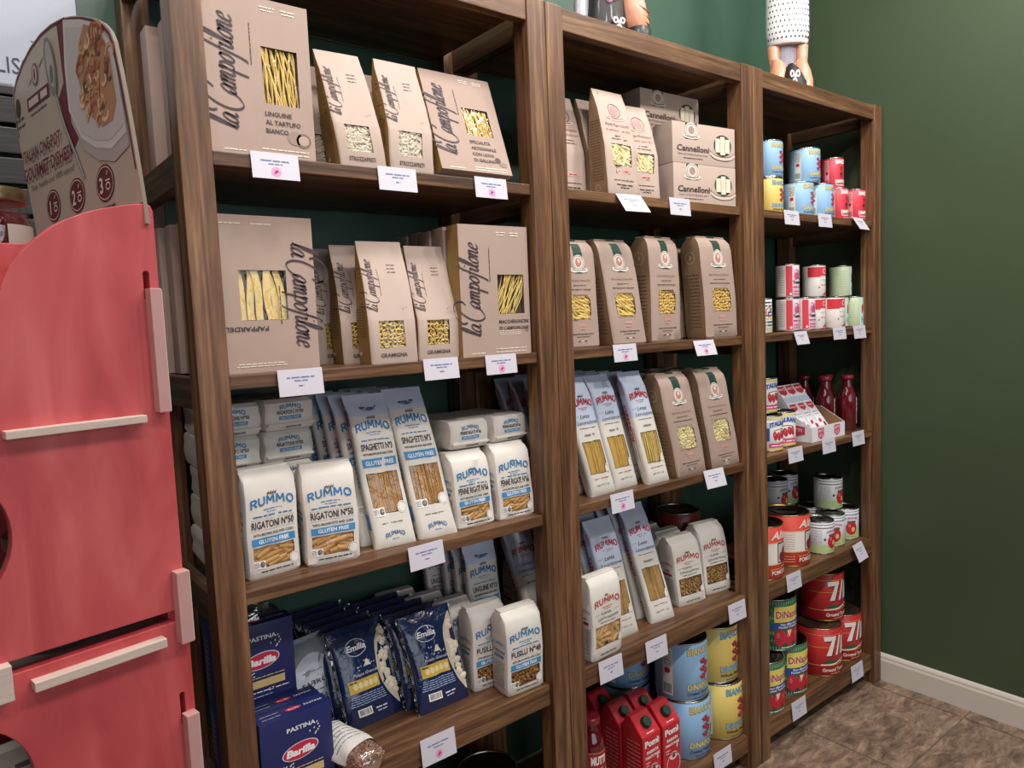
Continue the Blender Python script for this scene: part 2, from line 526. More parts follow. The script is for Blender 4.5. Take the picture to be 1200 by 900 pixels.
# ------------------------------------------------------------------ pasta seen through a pack's window
def fill(kind, x0, x1, z0, z1, surf, dep, seed=1):
    mb = MB(); rr = random.Random(seed)
    W, H = x1 - x0, z1 - z0
    def S(x, z, o):
        return surf(min(max(x, x0 + .0008), x1 - .0008), min(max(z, z0 + .0008), z1 - .0008), o)
    def run(n, m, wid, wav, diag, flat=False):
        for i in range(n):
            x = x0 + W * (i + .5 + rr.uniform(-.3, .3)) / n
            o = -dep * rr.uniform(.25, .75); ph = rr.uniform(0, 6); dg = diag + rr.uniform(-.12, .12) * (1 if wav else .15)
            K = 8 if wav else 2
            if flat:
                vs = []
                for k in range(K + 1):
                    t = k / K; xx = x + wav * sin(ph + t * 4) + dg * (t - .5) * H
                    vs += [S(xx - wid / 2, z0 + H * t, o), S(xx + wid / 2, z0 + H * t, o + .001 * sin(ph + 5 * t))]
                mb.add(vs, [(2 * k, 2 * k + 1, 2 * k + 3, 2 * k + 2) for k in range(K)], m, True)
            else:
                mb.tube([S(x + wav * sin(ph + k / K * 5) + dg * (k / K - .5) * H, z0 + H * k / K, o) for k in range(K + 1)], wid / 2, 4, m)
    def scatter(L, r, cell, m, shape, ang=None):
        nx = max(1, round(W / cell)); nz = max(1, round(H / cell))
        for lay in (0, 1):
            for j in range(nz + lay):
                for i in range(nx + lay):
                    cx = x0 + W * (i + .5 - .5 * lay + rr.uniform(-.25, .25)) / nx; cz = z0 + H * (j + .5 - .5 * lay + rr.uniform(-.25, .25)) / nz
                    a = rr.uniform(0, pi) if ang is None else ang + rr.uniform(-.45, .45)
                    o = -dep + r + (dep - 2 * r) * (.15 + .75 * (1 - lay)) * rr.uniform(.7, 1)
                    dx, dz = cos(a) * L / 2, sin(a) * L / 2
                    if shape == 'tube':
                        mb.tube([S(cx - dx, cz - dz, o), S(cx + dx, cz + dz, o)], r, 8, m)
                    elif shape == 'spindle':
                        mb.tube([S(cx + dx * t, cz + dz * t + r * .8 * sin(2.5 * t + cx * 900), o) for t in (-1, -.5, 0, .5, 1)], [r * .25, r * .9, r, r * .9, r * .25], 6, m)
                    elif shape == 'curl':
                        R = L / 3
                        mb.tube([S(cx + R * cos(a + q), cz + R * sin(a + q), o) for q in (0, .8, 1.6, 2.4, 3.2, 4.0, 4.6)], r, 5, m)
                    elif shape == 'twist':
                        vs = []; K = 9
                        for k in range(K + 1):
                            t = k / K * 2 - 1; q = t * 4.5 + cx * 700
                            px, pz = -sin(a) * r * cos(q), cos(a) * r * cos(q)
                            vs += [S(cx + dx * t + px, cz + dz * t + pz, o + r * .9 * sin(q)), S(cx + dx * t - px, cz + dz * t - pz, o - r * .9 * sin(q))]
                        mb.add(vs, [(2 * k, 2 * k + 1, 2 * k + 3, 2 * k + 2) for k in range(K)], m, True)
    if kind == 'spaghetti': run(int(W / .0019), PASTA['gold'], .0024, 0, 0.02)
    elif kind == 'spaghetti_brown': run(int(W / .0019), PASTA['brown'], .0024, 0, 0.02)
    elif kind == 'spaghetti_tan': run(int(W / .0019), PASTA['tan'], .0024, 0, 0.05)
    elif kind == 'capelli': run(int(W / .0016), PASTA['yellow'], .0016, 0, 0.02)
    elif kind == 'nest': run(int(W / .0024), PASTA['yellow'], .0032, .0030, -.10)
    elif kind == 'nest_diag': run(int(W / .0032), PASTA['yellow'], .0028, .0040, .45)
    elif kind == 'ribbon': run(6, PASTA['yellow'], .013, .003, -.1, True)
    elif kind == 'rigatoni': scatter(.040, .0078, .021, PASTA['brown'], 'tube', .1)
    elif kind == 'rigatoni_pale': scatter(.032, .0075, .020, PASTA['tan'], 'tube')
    elif kind == 'penne': scatter(.034, .0046, .0135, PASTA['brown'], 'tube', .25)
    elif kind == 'penne_pale': scatter(.030, .0040, .012, PASTA['pale'], 'tube')
    elif kind == 'strozzapreti': scatter(.026, .0034, .0105, PASTA['white'], 'curl')
    elif kind == 'fusilli': scatter(.030, .0050, .013, PASTA['brown'], 'twist')
    elif kind == 'fusilli_tan': scatter(.028, .0045, .011, PASTA['tan'], 'twist')
    elif kind == 'gramigna': scatter(.017, .0019, .0095, PASTA['yellow'], 'curl')
    elif kind == 'trofie': scatter(.040, .0036, .0120, PASTA['yellow'], 'spindle', -.5)
    elif kind == 'ditali': scatter(.007, .0036, .0085, PASTA['gold'], 'tube', .9)
    elif kind == 'lumache': scatter(.016, .0042, .0105, PASTA['pale'], 'curl')
    elif kind == 'cannelloni': scatter(.05, .011, .024, PASTA['pale'], 'tube', 1.57)
    return mb

# ------------------------------------------------------------------ soft packs
def prof_brick(d):
    return [(0, .95, .004, d - .004), (.03, 1, 0, d), (.25, 1, -.002, d + .001), (.5, 1, -.003, d + .001), (.75, .995, -.002, d), (.90, .985, .001, d - .001),
            (.955, .965, d * .14, d * .88), (.985, .95, d * .30, d * .72), (1, .94, d * .36, d * .66)]
def prof_tall(d):
    return [(0, 1.0, d * .15, d * .80), (.02, .985, d * .05, d * .95), (.07, .965, 0, d), (.3, .965, -.001, d), (.6, .965, 0, d), (.86, .965, .001, d),
            (.92, .975, d * .22, d * .82), (.955, .99, d * .45, d * .60), (1, 1.0, d * .50, d * .55)]
def prof_gable(d):
    return [(0, .985, .001, d - .001), (.02, 1, 0, d), (.2, 1, -.001, d), (.345, 1, 0, d), (.36, .998, .001, d), (.6, .985, d * .27, d), (.82, .965, d * .52, d * .96), (.92, .96, d * .66, d * .90), (1, .955, d * .74, d * .78)]
def prof_rust(d):
    return [(0, .965, .004, d - .004), (.02, 1, 0, d), (.3, 1.002, -.002, d + .001), (.6, 1.0, -.001, d), (.88, .99, .001, d - .001), (.945, .975, d * .08, d * .90), (.985, .93, d * .22, d * .76), (1, .90, d * .30, d * .70)]

class Pouch:
    def __init__(self, w, h, d, prof, n, mat, windows=(), side=None, bands=(), sk=0.0, ln=0.0, seed=1, wr=.0012, dep=.012, nofilm=False):
        self.w, self.h, self.d, self.n, self.sk, self.ln = w, h, d, n, sk, ln
        self.P = prof(d); self.seed = seed; self.wr = wr
        mb = MB()
        us = {-1, -.985, -.94, -.82, -.6, -.3, 0, .3, .6, .82, .94, .985, 1}
        ts = {p[0] for p in self.P} | {.12, .4, .68}
        wins = []
        for (x0, x1, z0, z1, kind) in windows:
            a = self.ev((z0 + z1) / 2 / h)[0]
            u0, u1 = x0 / a, x1 / a
            us = {u for u in us if not (min(abs(u - u0), abs(u - u1)) < .05 and abs(u) < .93)} | {u0, u1}
            ts = {t for t in ts if min(abs(t - z0 / h), abs(t - z1 / h)) > .012 or t in (0, 1)} | {z0 / h, z1 / h}
            wins.append((u0, u1, z0 / h, z1 / h, kind, a))
        us = sorted(us); ts = sorted(ts)
        bk = [.94, .5, 0, -.5, -.94]
        K = len(us) + len(bk)
        vs = []
        for t in ts:
            a, f, b = self.ev(t); yc, bb = (f + b) / 2, (b - f) / 2
            for u in us:
                vs.append(self.fin(a * u, self.fy(u, t), t * h))
            for u in bk:
                vs.append(self.fin(a * u, yc + bb * (1 - abs(u) ** n) ** (1 / n), t * h))
        self.us, self.ts, self.K, self.vs = us, ts, K, vs
        film = MB()
        for i in range(len(ts) - 1):
            tm = (ts[i] + ts[i + 1]) / 2
            bm_ = mat
            for (b0, b1, m) in bands:
                if b0 <= tm <= b1:
                    bm_ = m
            for k in range(K):
                k2 = (k + 1) % K
                q = [vs[i * K + k], vs[i * K + k2], vs[(i + 1) * K + k2], vs[(i + 1) * K + k]]
                m = bm_; isw = False
                if k < len(us) - 1:
                    um = (us[k] + us[k + 1]) / 2
                    for (u0, u1, t0, t1, kind, a) in wins:
                        if u0 < um < u1 and t0 < tm < t1:
                            isw = True
                    if abs(um) > .97 and side:
                        m = side
                elif side:
                    m = side
                if isw:
                    film.add(q, [(0, 1, 2, 3)], FILM, True)
                else:
                    mb.add(q, [(0, 1, 2, 3)], m, True)
        mb.add(vs[:K], [tuple(reversed(range(K)))], mat)
        mb.add(vs[-K:], [tuple(range(K))], bands[-1][2] if bands else mat)
        pasta = MB()
        for (u0, u1, t0, t1, kind, a) in wins:
            x0, x1, z0, z1 = u0 * a, u1 * a, t0 * h, t1 * h
            S = self.surf
            c = [(x0, z0), (x1, z0), (x1, z1), (x0, z1)]
            for j in range(4):
                p, q = c[j], c[(j + 1) % 4]
                mb.add([S(*p, 0), S(*q, 0), S(*q, -dep), S(*p, -dep)], [(0, 1, 2, 3)], INNER)
            mb.add([S(*p, -dep) for p in c], [(0, 1, 2, 3)], INNER)
            g = fill(kind, x0, x1, z0, z1, S, dep, seed)
            pasta.v, pasta.f, pasta.mi, pasta.mats, pasta.sm = g.v, g.f, g.mi, g.mats, g.sm
        # merge doubled verts of the body for smooth shading
        self.body = weld(mb, 'pack_body')
        self.parts = [('pack_body', self.body)]
        if wins:
            self.parts.append(('pasta', pasta.mesh('pasta'), 'stuff'))
            if not nofilm:
                self.parts.append(('window_film', weld(film, 'window_film')))
    def ev(self, t):
        P = self.P
        t = min(max(t, 0), 1)
        for i in range(len(P) - 1):
            if t <= P[i + 1][0]:
                s = (t - P[i][0]) / (P[i + 1][0] - P[i][0])
                r = [P[i][j] * (1 - s) + P[i + 1][j] * s for j in (1, 2, 3)]
                return r[0] * self.w / 2, r[1], r[2]
    def fy(self, u, t):
        a, f, b = self.ev(t); yc, bb = (f + b) / 2, (b - f) / 2
        u = min(max(u, -1), 1)
        y = yc - bb * max(0, 1 - abs(u) ** self.n) ** (1 / self.n)
        k = (1 - u * u) * min(1, t * 12) * min(1, (1 - t) * 10)
        s = self.seed
        y += self.wr * k * (sin(7 * u + 9 * t + s) + .8 * sin(17 * t - 5 * u + 2 * s) + .6 * sin(11 * u * (1 + .2 * sin(s)) + 23 * t))
        return y
    def fin(self, x, y, z):
        s = self.seed; t = z / self.h
        return (x + self.sk * z + .0012 * sin(9 * t + s), y + self.ln * z, z)
    def surf(self, x, z, o):
        """point on the meshed front (piecewise linear, so print never sinks in)"""
        us, ts, K, vs = self.us, self.ts, self.K, self.vs
        t = min(max(z / self.h, 0), 1)
        i = max(0, min(bisect.bisect_right(ts, t) - 1, len(ts) - 2))
        f = (t - ts[i]) / (ts[i + 1] - ts[i])
        u = min(max(x / self.ev(t)[0], -1), 1)
        j = max(0, min(bisect.bisect_right(us, u) - 1, len(us) - 2))
        g = (u - us[j]) / (us[j + 1] - us[j])
        p = [vs[i * K + j], vs[i * K + j + 1], vs[(i + 1) * K + j + 1], vs[(i + 1) * K + j]]
        w = [(1 - f) * (1 - g), (1 - f) * g, f * g, f * (1 - g)]
        q = [sum(w[k] * p[k][c] for k in range(4)) for c in range(3)]
        return (q[0], q[1] - o, q[2])
    def side_surf(self, x, z, o):
        """left flank: x runs from the back (-) to the front (+)"""
        t = z / self.h; a, f, b = self.ev(t)
        return self.fin(-a - o, (f + b) / 2 - x, z)
    def top_y(self):
        a, f, b = self.ev(1.0); return (f + b) / 2

def weld(mb, name):
    me = mb.mesh(name)
    bm = bmesh.new(); bm.from_mesh(me)
    bmesh.ops.remove_doubles(bm, verts=bm.verts[:], dist=1e-5)
    bm.to_mesh(me); bm.free()
    me.set_sharp_from_angle(angle=radians(34))
    return me

# ------------------------------------------------------------------ cartons
class Carton:
    def __init__(self, w, h, d, mat, window=None, side=None, dep=.012, edge=.0006, film=True, seed=1, oval=False):
        self.w, self.h, self.d = w, h, d
        mb = MB(); side = side or mat
        a = w / 2
        if not window:
            mb.box(-a, a, 0, d, 0, h, mat, .0012)
        else:
            x0, x1, z0, z1, kind = window
            xs = [-a, x0, x1, a]; zs = [0, z0, z1, h]
            for i in range(3):
                for j in range(3):
                    if i == 1 and j == 1:
                        continue
                    mb.add([(xs[i], 0, zs[j]), (xs[i + 1], 0, zs[j]), (xs[i + 1], 0, zs[j + 1]), (xs[i], 0, zs[j + 1])], [(0, 1, 2, 3)], mat)
            mb.add([(-a, 0, 0), (a, 0, 0), (a, d, 0), (-a, d, 0), (-a, 0, h), (a, 0, h), (a, d, h), (-a, d, h)], [(0, 3, 2, 1), (4, 5, 6, 7), (2, 3, 7, 6)], mat)
            mb.add([(-a, 0, 0), (a, 0, 0), (a, d, 0), (-a, d, 0), (-a, 0, h), (a, 0, h), (a, d, h), (-a, d, h)], [(1, 2, 6, 5), (3, 0, 4, 7)], side)
            c = [(x0, z0), (x1, z0), (x1, z1), (x0, z1)]
            for j in range(4):
                p, q = c[j], c[(j + 1) % 4]
                mb.add([(p[0], 0, p[1]), (q[0], 0, q[1]), (q[0], dep, q[1]), (p[0], dep, p[1])], [(0, 1, 2, 3)], CARDIN)
            mb.add([(p[0], dep, p[1]) for p in c], [(0, 1, 2, 3)], CARDIN)
        self.parts = [('carton_body', weld(mb, 'carton_body'))]
        if window:
            g = fill(kind, x0, x1, z0, z1, self.surf, dep, seed)
            self.parts.append(('pasta', g.mesh('pasta'), 'stuff'))
            if film:
                f = MB(); N = 6
                vs = [(x0 + (x1 - x0) * i / N, .0012 - .0006 * sin(i * 2.1 + j), z0 + (z1 - z0) * j / N) for j in range(N + 1) for i in range(N + 1)]
                f.add(vs, [(j * (N + 1) + i, j * (N + 1) + i + 1, (j + 1) * (N + 1) + i + 1, (j + 1) * (N + 1) + i) for j in range(N) for i in range(N)], FILM, True)
                self.parts.append(('window_film', f.mesh('window_film')))
    def surf(self, x, z, o):
        return (x, -o, z)
    def side_surf(self, x, z, o):
        return (-self.w / 2 - o, self.d / 2 - x, z)
    def top_surf(self, x, z, o):
        return (x, z, self.h + o)

# ------------------------------------------------------------------ cans
def can_parts(r, h, base, draw, lid=STEEL, ribs=False, top_rim=STEEL):
    body = MB()
    body.lathe([(r * .955, 0), (r, .0012), (r, .003), (r * .985, .0045), (r * .985, h - .0045), (r, h - .003), (r, h - .0012), (r * .985, h), (r * .955, h - .0004), (r * .945, h - .0045)], 40, top_rim, cap=False)
    body.lathe([(r * .955, .0), (r * .94, .004), (0.001, .004)], 40, STEELDK, cap=False)
    l = MB()
    l.lathe([(r * .945, h - .0045), (r * .90, h - .005), (r * .87, h - .0035), (r * .80, h - .0035), (r * .77, h - .0045), (r * .55, h - .0045), (r * .52, h - .0038), (r * .46, h - .0038), (r * .44, h - .0045), (.0005, h - .0045)], 40, lid, cap=False)
    lab = MB()
    lb, lt = .0045, h - .0045
    lab.lathe([(r * .99, lb), (r * 1.0, lb + .0006), (r * 1.0, lt - .0006), (r * .99, lt)], 48, base, cap=False)
    def surf(x, z, o):
        a = x / r; rr_ = r * 1.0 + o
        return (rr_ * sin(a), -rr_ * cos(a), z)
    p = Print(surf, step=.006, base=.0005)
    draw(p, r, h)
    return [('tin_body', body.mesh('tin_body')), ('tin_lid', l.mesh('tin_lid')), ('paper_label', lab.mesh('paper_label'), None, [('printed_label', p.mesh())])]
# ------------------------------------------------------------------ the room
XR = 2.420       # right-hand wall
YB = 0.405       # wall behind the shelves
wall_mat, nt_, b_ = new_mat('dark_green_wall_paint')
tc_ = nt_.nodes.new('ShaderNodeTexCoord'); nz_ = nt_.nodes.new('ShaderNodeTexNoise'); nz_.inputs['Scale'].default_value = 260
nz2_ = nt_.nodes.new('ShaderNodeTexNoise'); nz2_.inputs['Scale'].default_value = 1.5
nt_.links.new(tc_.outputs['Object'], nz_.inputs['Vector']); nt_.links.new(tc_.outputs['Object'], nz2_.inputs['Vector'])
rm_ = nt_.nodes.new('ShaderNodeValToRGB'); rm_.color_ramp.elements[0].color = lin('3d4a36'); rm_.color_ramp.elements[1].color = lin('4a5c44')
nt_.links.new(nz2_.outputs['Fac'], rm_.inputs[0]); nt_.links.new(rm_.outputs[0], b_.inputs['Base Color'])
bp_ = nt_.nodes.new('ShaderNodeBump'); bp_.inputs['Strength'].default_value = 0.08; bp_.inputs['Distance'].default_value = 0.002
nt_.links.new(nz_.outputs['Fac'], bp_.inputs['Height']); nt_.links.new(bp_.outputs[0], b_.inputs['Normal'])
b_.inputs['Roughness'].default_value = 0.42
teal_mat = M('teal_wall_paint', '365646', 0.45, var=0.08, scale=2)
white_trim = M('white_gloss_trim', 'd9d2c8', 0.35, var=0.02, scale=8)

structure('wall_right', MB().box(XR, XR + .1, -4.2, YB + .1, 0, 3.2, wall_mat))
structure('ceiling', MB().box(-2.6, XR, -4.2, YB, 3.2, 3.3, M('white_ceiling', '9d9a95', .8)))
structure('wall_left', MB().box(-2.7, -2.6, -4.2, YB, 0, 3.2, M('grey_wall_paint', '565450', .6)))
structure('wall_front', MB().box(-2.6, XR, -4.3, -4.2, 0, 3.2, M('grey_wall_paint', '565450', .6)))
structure('wall_back', MB().box(-2.6, XR, YB, YB + .1, 0, 3.2, teal_mat))

def baseboard(name, run):
    mb = MB()
    prof = [(0, 0), (.014, 0), (.014, .078), (.011, .086), (.011, .092), (.007, .100), (.003, .104), (0, .104)]
    run(mb, prof)
    return structure(name, mb)
def run_r(mb, prof):
    vs = [(XR - a, y, z) for y in (-4.2, YB) for a, z in prof]; n = len(prof)
    mb.add(vs, [(i, (i + 1) % n, n + (i + 1) % n, n + i) for i in range(n)] + [tuple(range(n)), tuple(reversed(range(n, 2 * n)))], white_trim)
def run_b(mb, prof):
    vs = [(x, YB - a, z) for x in (-2.6, XR - .014) for a, z in prof]; n = len(prof)
    mb.add(vs, [(i, n + i, n + (i + 1) % n, (i + 1) % n) for i in range(n)] + [tuple(range(n)), tuple(reversed(range(n, 2 * n)))], white_trim)
baseboard('baseboard_right', run_r)
baseboard('baseboard_back', run_b)

# floor: brown stone tiles, each a piece
def stone(name, seedless=True):
    m, nt, b = new_mat(name); N, L = nt.nodes, nt.links
    tc = N.new('ShaderNodeTexCoord'); oi = N.new('ShaderNodeObjectInfo')
    cmb = N.new('ShaderNodeCombineXYZ')
    for i in range(3): L.new(oi.outputs['Random'], cmb.inputs[i])
    sc = N.new('ShaderNodeVectorMath'); sc.operation = 'SCALE'; sc.inputs['Scale'].default_value = 31
    L.new(cmb.outputs[0], sc.inputs[0])
    ad = N.new('ShaderNodeVectorMath'); ad.operation = 'ADD'
    L.new(tc.outputs['Object'], ad.inputs[0]); L.new(sc.outputs[0], ad.inputs[1])
    mp = N.new('ShaderNodeMapping'); mp.inputs['Scale'].default_value = (1, 2.4, 1); mp.inputs['Rotation'].default_value = (0, 0, .5)
    L.new(ad.outputs[0], mp.inputs[0])
    n1 = N.new('ShaderNodeTexNoise'); n1.inputs['Scale'].default_value = 11; n1.inputs['Detail'].default_value = 10; n1.inputs['Roughness'].default_value = .74; n1.inputs['Distortion'].default_value = .5
    L.new(mp.outputs[0], n1.inputs['Vector'])
    r = N.new('ShaderNodeValToRGB'); e = r.color_ramp.elements
    e[0].position = .34; e[0].color = lin('54443a'); e[1].position = .74; e[1].color = lin('cbb196')
    x = e.new(.47); x.color = lin('7e6757'); x = e.new(.58); x.color = lin('9d8470')
    L.new(n1.outputs['Fac'], r.inputs[0]); L.new(r.outputs[0], b.inputs['Base Color'])
    bp = N.new('ShaderNodeBump'); bp.inputs['Strength'].default_value = .35; bp.inputs['Distance'].default_value = .006
    L.new(n1.outputs['Fac'], bp.inputs['Height']); L.new(bp.outputs[0], b.inputs['Normal'])
    b.inputs['Roughness'].default_value = .5
    return m
STONE = stone('brown_slate_tile')
GROUT = M('grey_brown_grout', '7a6a5b', 0.85, var=.08, scale=60)
floor = structure('floor', MB().box(-2.6, XR, -4.2, YB, -.06, -.003, GROUT))
tile_mb = MB().box(-.2275, .2275, -.2275, .2275, -.003, 0, STONE, .0012)
tile_me = tile_mb.mesh('stone_tile')
for i in range(-10, 3):
    for j in range(-9, 3):
        x0, y0 = 1.885 + .46 * i, -.31 + .46 * j
        x1, y1 = min(x0 + .46, XR), min(y0 + .46, YB)
        if x1 - x0 < .03 or y1 - y0 < .03 or x0 < -2.6 or y0 < -4.2:
            continue
        if x1 - x0 > .455 and y1 - y0 > .455:
            link('stone_tile', tile_me, floor, loc=((x0 + x1) / 2, (y0 + y1) / 2, 0))
        else:
            mb = MB().box(-(x1 - x0) / 2 + .0025, (x1 - x0) / 2 - .0025, -(y1 - y0) / 2 + .0025, (y1 - y0) / 2 - .0025, -.003, 0, STONE, .0012)
            link('stone_tile', mb.mesh('stone_tile'), floor, loc=((x0 + x1) / 2, (y0 + y1) / 2, 0))

# ------------------------------------------------------------------ three wooden bookcases
BW, PW, BH, BD = 0.80, 0.052, 2.150, 0.390
ZS = [1.742, 1.362, 0.979, 0.566, 0.113]
TH = [.024, .024, .024, .052, .054]
def wedge(mb):
    return mb
post_me = MB().box(-PW / 2, PW / 2, -PW / 2, PW / 2, 0, BH, WV, .003).mesh('post')
shelf_me = {}
for th in set(TH):
    mb = MB()
    a, c, f, r = -BW / 2 + PW + .002, BW / 2 - PW - .002, .0096, BD - .012
    mb.box(a, c, f, r, -th, 0, WH, .002)
    shelf_me[th] = mb.mesh('shelf')
rail_me = MB().box(-BW / 2 + PW, BW / 2 - PW, .004, .030, 0, .050, WH, .002).mesh('top_rail')
topb_me = MB().box(-BW / 2 + PW + .001, BW / 2 - PW - .001, .031, BD - .002, .022, .046, WH, .001).mesh('top_board')
side_me = MB().box(-.012, .012, PW + .001, BD - PW - .001, -.055, 0, WD, .002).mesh('side_rail')
LAB = ['dark-stained wooden bookcase of boxed and bagged pasta behind the red display', 'middle dark-stained wooden bookcase of brown and white pasta bags', 'dark-stained wooden bookcase of tomato cans against the green right wall']
BX = [0.0, 0.802, 1.604]
for k in range(3):
    e = link('bookcase', None, loc=(BX[k] + BW / 2, 0, 0))
    tag(e, LAB[k], 'bookcase', 'row of wooden bookcases')
    for sx in (-1, 1):
        for y in (PW / 2, BD - PW / 2):
            link('post', post_me, e, loc=(sx * (BW / 2 - PW / 2), y, 0))
    for i in range(5):
        link('shelf', shelf_me[TH[i]], e, loc=(0, 0, ZS[i]))
        for sx in (-1, 1):
            link('side_rail', side_me, e, loc=(sx * (BW / 2 - .014), 0, ZS[i] - .001))
    link('top_rail', rail_me, e, loc=(0, 0, 2.098))
    link('top_board', topb_me, e, loc=(0, 0, 2.098))
    for sx in (-1, 1):
        link('side_rail', side_me, e, loc=(sx * (BW / 2 - .014), 0, 2.140))

# ------------------------------------------------------------------ pack designs
BK = '2a2426'
def horses(p, x, z, s, col='3a3430'):
    for i in range(4):
        cx = x + (i - 1.5) * s * .55
        p.disc(cx, z, s * .28, s * .2, col, 1, 8)
        p.stroke([(cx + s * .15, z), (cx + s * .3, z + s * .45)], s * .13, col, 1, smooth=False)
        p.stroke([(cx - s * .1, z), (cx - s * .15, z - s * .45)], s * .07, col, 1, smooth=False)
        p.stroke([(cx + s * .12, z), (cx + s * .16, z - s * .45)], s * .07, col, 1, smooth=False)

def badge(p, x0, z0, s):
    p.rect(x0, z0, x0 + s * 1.5, z0 + s, 'f1eee8', 1)
    p.ring(x0 + s * 1.12, z0 + s * .5, s * .30, s * .36, s * .12, BK, 2, 14)
    p.txt('B', x0 + s * 1.12, z0 + s * .32, s * .36, BK, bold=1, layer=3)
    for i in range(4):
        p.micro(x0 + s * .1, z0 + s * (.2 + .17 * i), s * .6, s * .12, '6b6560', 2, 'L', i)

CACHE = {}
def proto(fn):
    def w(*a, **k):
        key = (fn.__name__, a, tuple(sorted(k.items())))
        if key not in CACHE:
            CACHE[key] = fn(*a, **k)
        return CACHE[key]
    return w

@proto
def rummo_short(prod, kind, h=.20, w=.105, d=.065, sk=0.0, ln=0.0, red=False, seed=1, front=True):
    if not front:
        P = Pouch(w, h, d, prof_brick, 9, WHITEBAG, (), sk=sk, ln=ln, seed=seed)
        win = None
    elif red:
        win = (-.40 * w, .40 * w, .16 * h, .42 * h, kind)
        P = Pouch(w, h, d, prof_brick, 9, WHITEBAG, [win], sk=sk, ln=ln, seed=seed, dep=.018 if 'rigatoni' in kind else .012)
    else:
        win = (-.39 * w, .37 * w, .105 * h, .30 * h, kind)
        P = Pouch(w, h, d, prof_brick, 9, WHITEBAG, [win], sk=sk, ln=ln, seed=seed, dep=.018 if 'rigatoni' in kind else .012)
    p = Print(P.surf)
    ac = 'b8323f' if red else '2b78ae'
    if front:
        horses(p, 0, .785 * h, .0085, '5a4a44')
        p.rummo(0, .675 * h, .0155, .80 * w, ac, arc=.007)
        p.micro(0, .635 * h, .34 * w, .0028, ac, arc=.001)
        p.micro(0, .615 * h, .22 * w, .0022, ac)
        if red:
            p.txt('Lenta', -.05 * w, .555 * h, .009, '55504e', shear=.35, fit=.30 * w)
            p.txt('Lavorazione', 0, .495 * h, .009, '55504e', shear=.35, fit=.66 * w)
            p.stroke([(-.40 * w, .565 * h), (-.2 * w, .575 * h)], .0006, '55504e', 1, smooth=False)
            p.stroke([(.16 * w, .572 * h), (.40 * w, .582 * h)], .0006, '55504e', 1, smooth=False)
            p.micro(0, .455 * h, .5 * w, .0034, '6b6560')
            p.micro(0, .06 * h, .5 * w, .0040, BK)
            p.disc(.40 * w, .20 * h, .011, .012, 'f1eee8', 1); p.ring(.40 * w, .20 * h, .009, .010, .0008, '8a857f', 2)
        else:
            p.micro(0, .575 * h, .72 * w, .0042, ac, arc=.001)
            p.stroke([(-.40 * w, .555 * h), (.40 * w, .555 * h)], .0005, '8a857f', 1, smooth=False)
            p.txt(prod, 0, .475 * h, .0135, '3a2730', bold=1, fit=.78 * w)
            p.stroke([(-.40 * w, .455 * h), (.40 * w, .455 * h)], .0005, '8a857f', 1, smooth=False)
            p.txt('WITH BROWN RICE AND CORN', 0, .405 * h, .0050, BK, bold=1, fit=.74 * w)
            p.rect(-.40 * w, .315 * h, .40 * w, .385 * h, '3f8fc4', 1)
            p.txt('GLUTEN FREE', 0, .333 * h, .0075, 'f4f6f8', bold=1, fit=.56 * w, layer=3)
            badge(p, -.41 * w, .10 * h, .015)
            p.disc(.36 * w, .135 * h, .0105, .0115, 'f1eee8', 1); p.ring(.36 * w, .135 * h, .009, .0098, .0007, '8a857f', 2)
            p.micro(.02 * w, .06 * h, .6 * w, .0036, BK)
    s = Print(P.side_surf, step=.02)
    s.txt('RUMMO', .002, .60 * h, .009, ac, bold=0, fit=.75 * d, arc=.004)
    s.txt(prod if not red else 'Lenta', .002, .52 * h, .006, BK, bold=1, maxw=.75 * d)
    s.rect(-.30 * d, .455 * h, .30 * d, .49 * h, '3f8fc4' if not red else ac, 0)
    for i in range(12):
        s.micro(0, (.10 + .027 * i) * h, .7 * d, .0026, '5a5552', seed=i)
    p.mb.add(s.mb.v, s.mb.f, ink(BK)) if False else None
    parts = list(P.parts)
    parts.append(('label_print', p.mesh() if front else s.mesh()))
    if front:
        parts.append(('label_print', s.mesh()))
    # folded and glued top flap
    f = MB(); ty = P.top_y()
    x, y, z = P.fin(0, ty, h)
    f.box(x - w * .46, x + w * .46, y - d * .16, y + d * .22, z - .001, z + .003, WHITEBAG, .0012)
    parts.append(('folded_flap', f.mesh('folded_flap')))
    return parts

def prof_lie(d):
    return [(0, .96, .008, d - .006), (.12, 1, .001, d), (.5, 1.0, -.002, d), (.88, 1, .001, d), (1, .95, .010, d - .008)]
@proto
def rummo_lying(prod, kind='', w=.105, hh=.063, L=.19, red=False, seed=1):
    P = Pouch(w, hh, L, prof_lie, 12, WHITEBAG, (), seed=seed, wr=.0012)
    p = Print(P.surf)
    ac = '2b78ae'
    p.rummo(0, .68 * hh, .0085, .42 * w, ac, arc=.004)
    p.txt(prod, 0, .52 * hh, .0075, BK, bold=1, fit=.52 * w)
    p.rect(-.22 * w, .34 * hh, .22 * w, .46 * hh, '3f8fc4', 1)
    p.txt('GLUTEN FREE', 0, .37 * hh, .0040, 'f4f6f8', fit=.36 * w, layer=3)
    p.txt(prod, .05 * w, .06 * hh, .0046, BK, bold=1, fit=.30 * w)
    f = MB()
    f.box(-w * .46, w * .46, -.004, .012, .155 * hh, .23 * hh, WHITEBAG, .0012)
    return P.parts + [('label_print', p.mesh()), ('folded_flap', f.mesh('folded_flap'))]

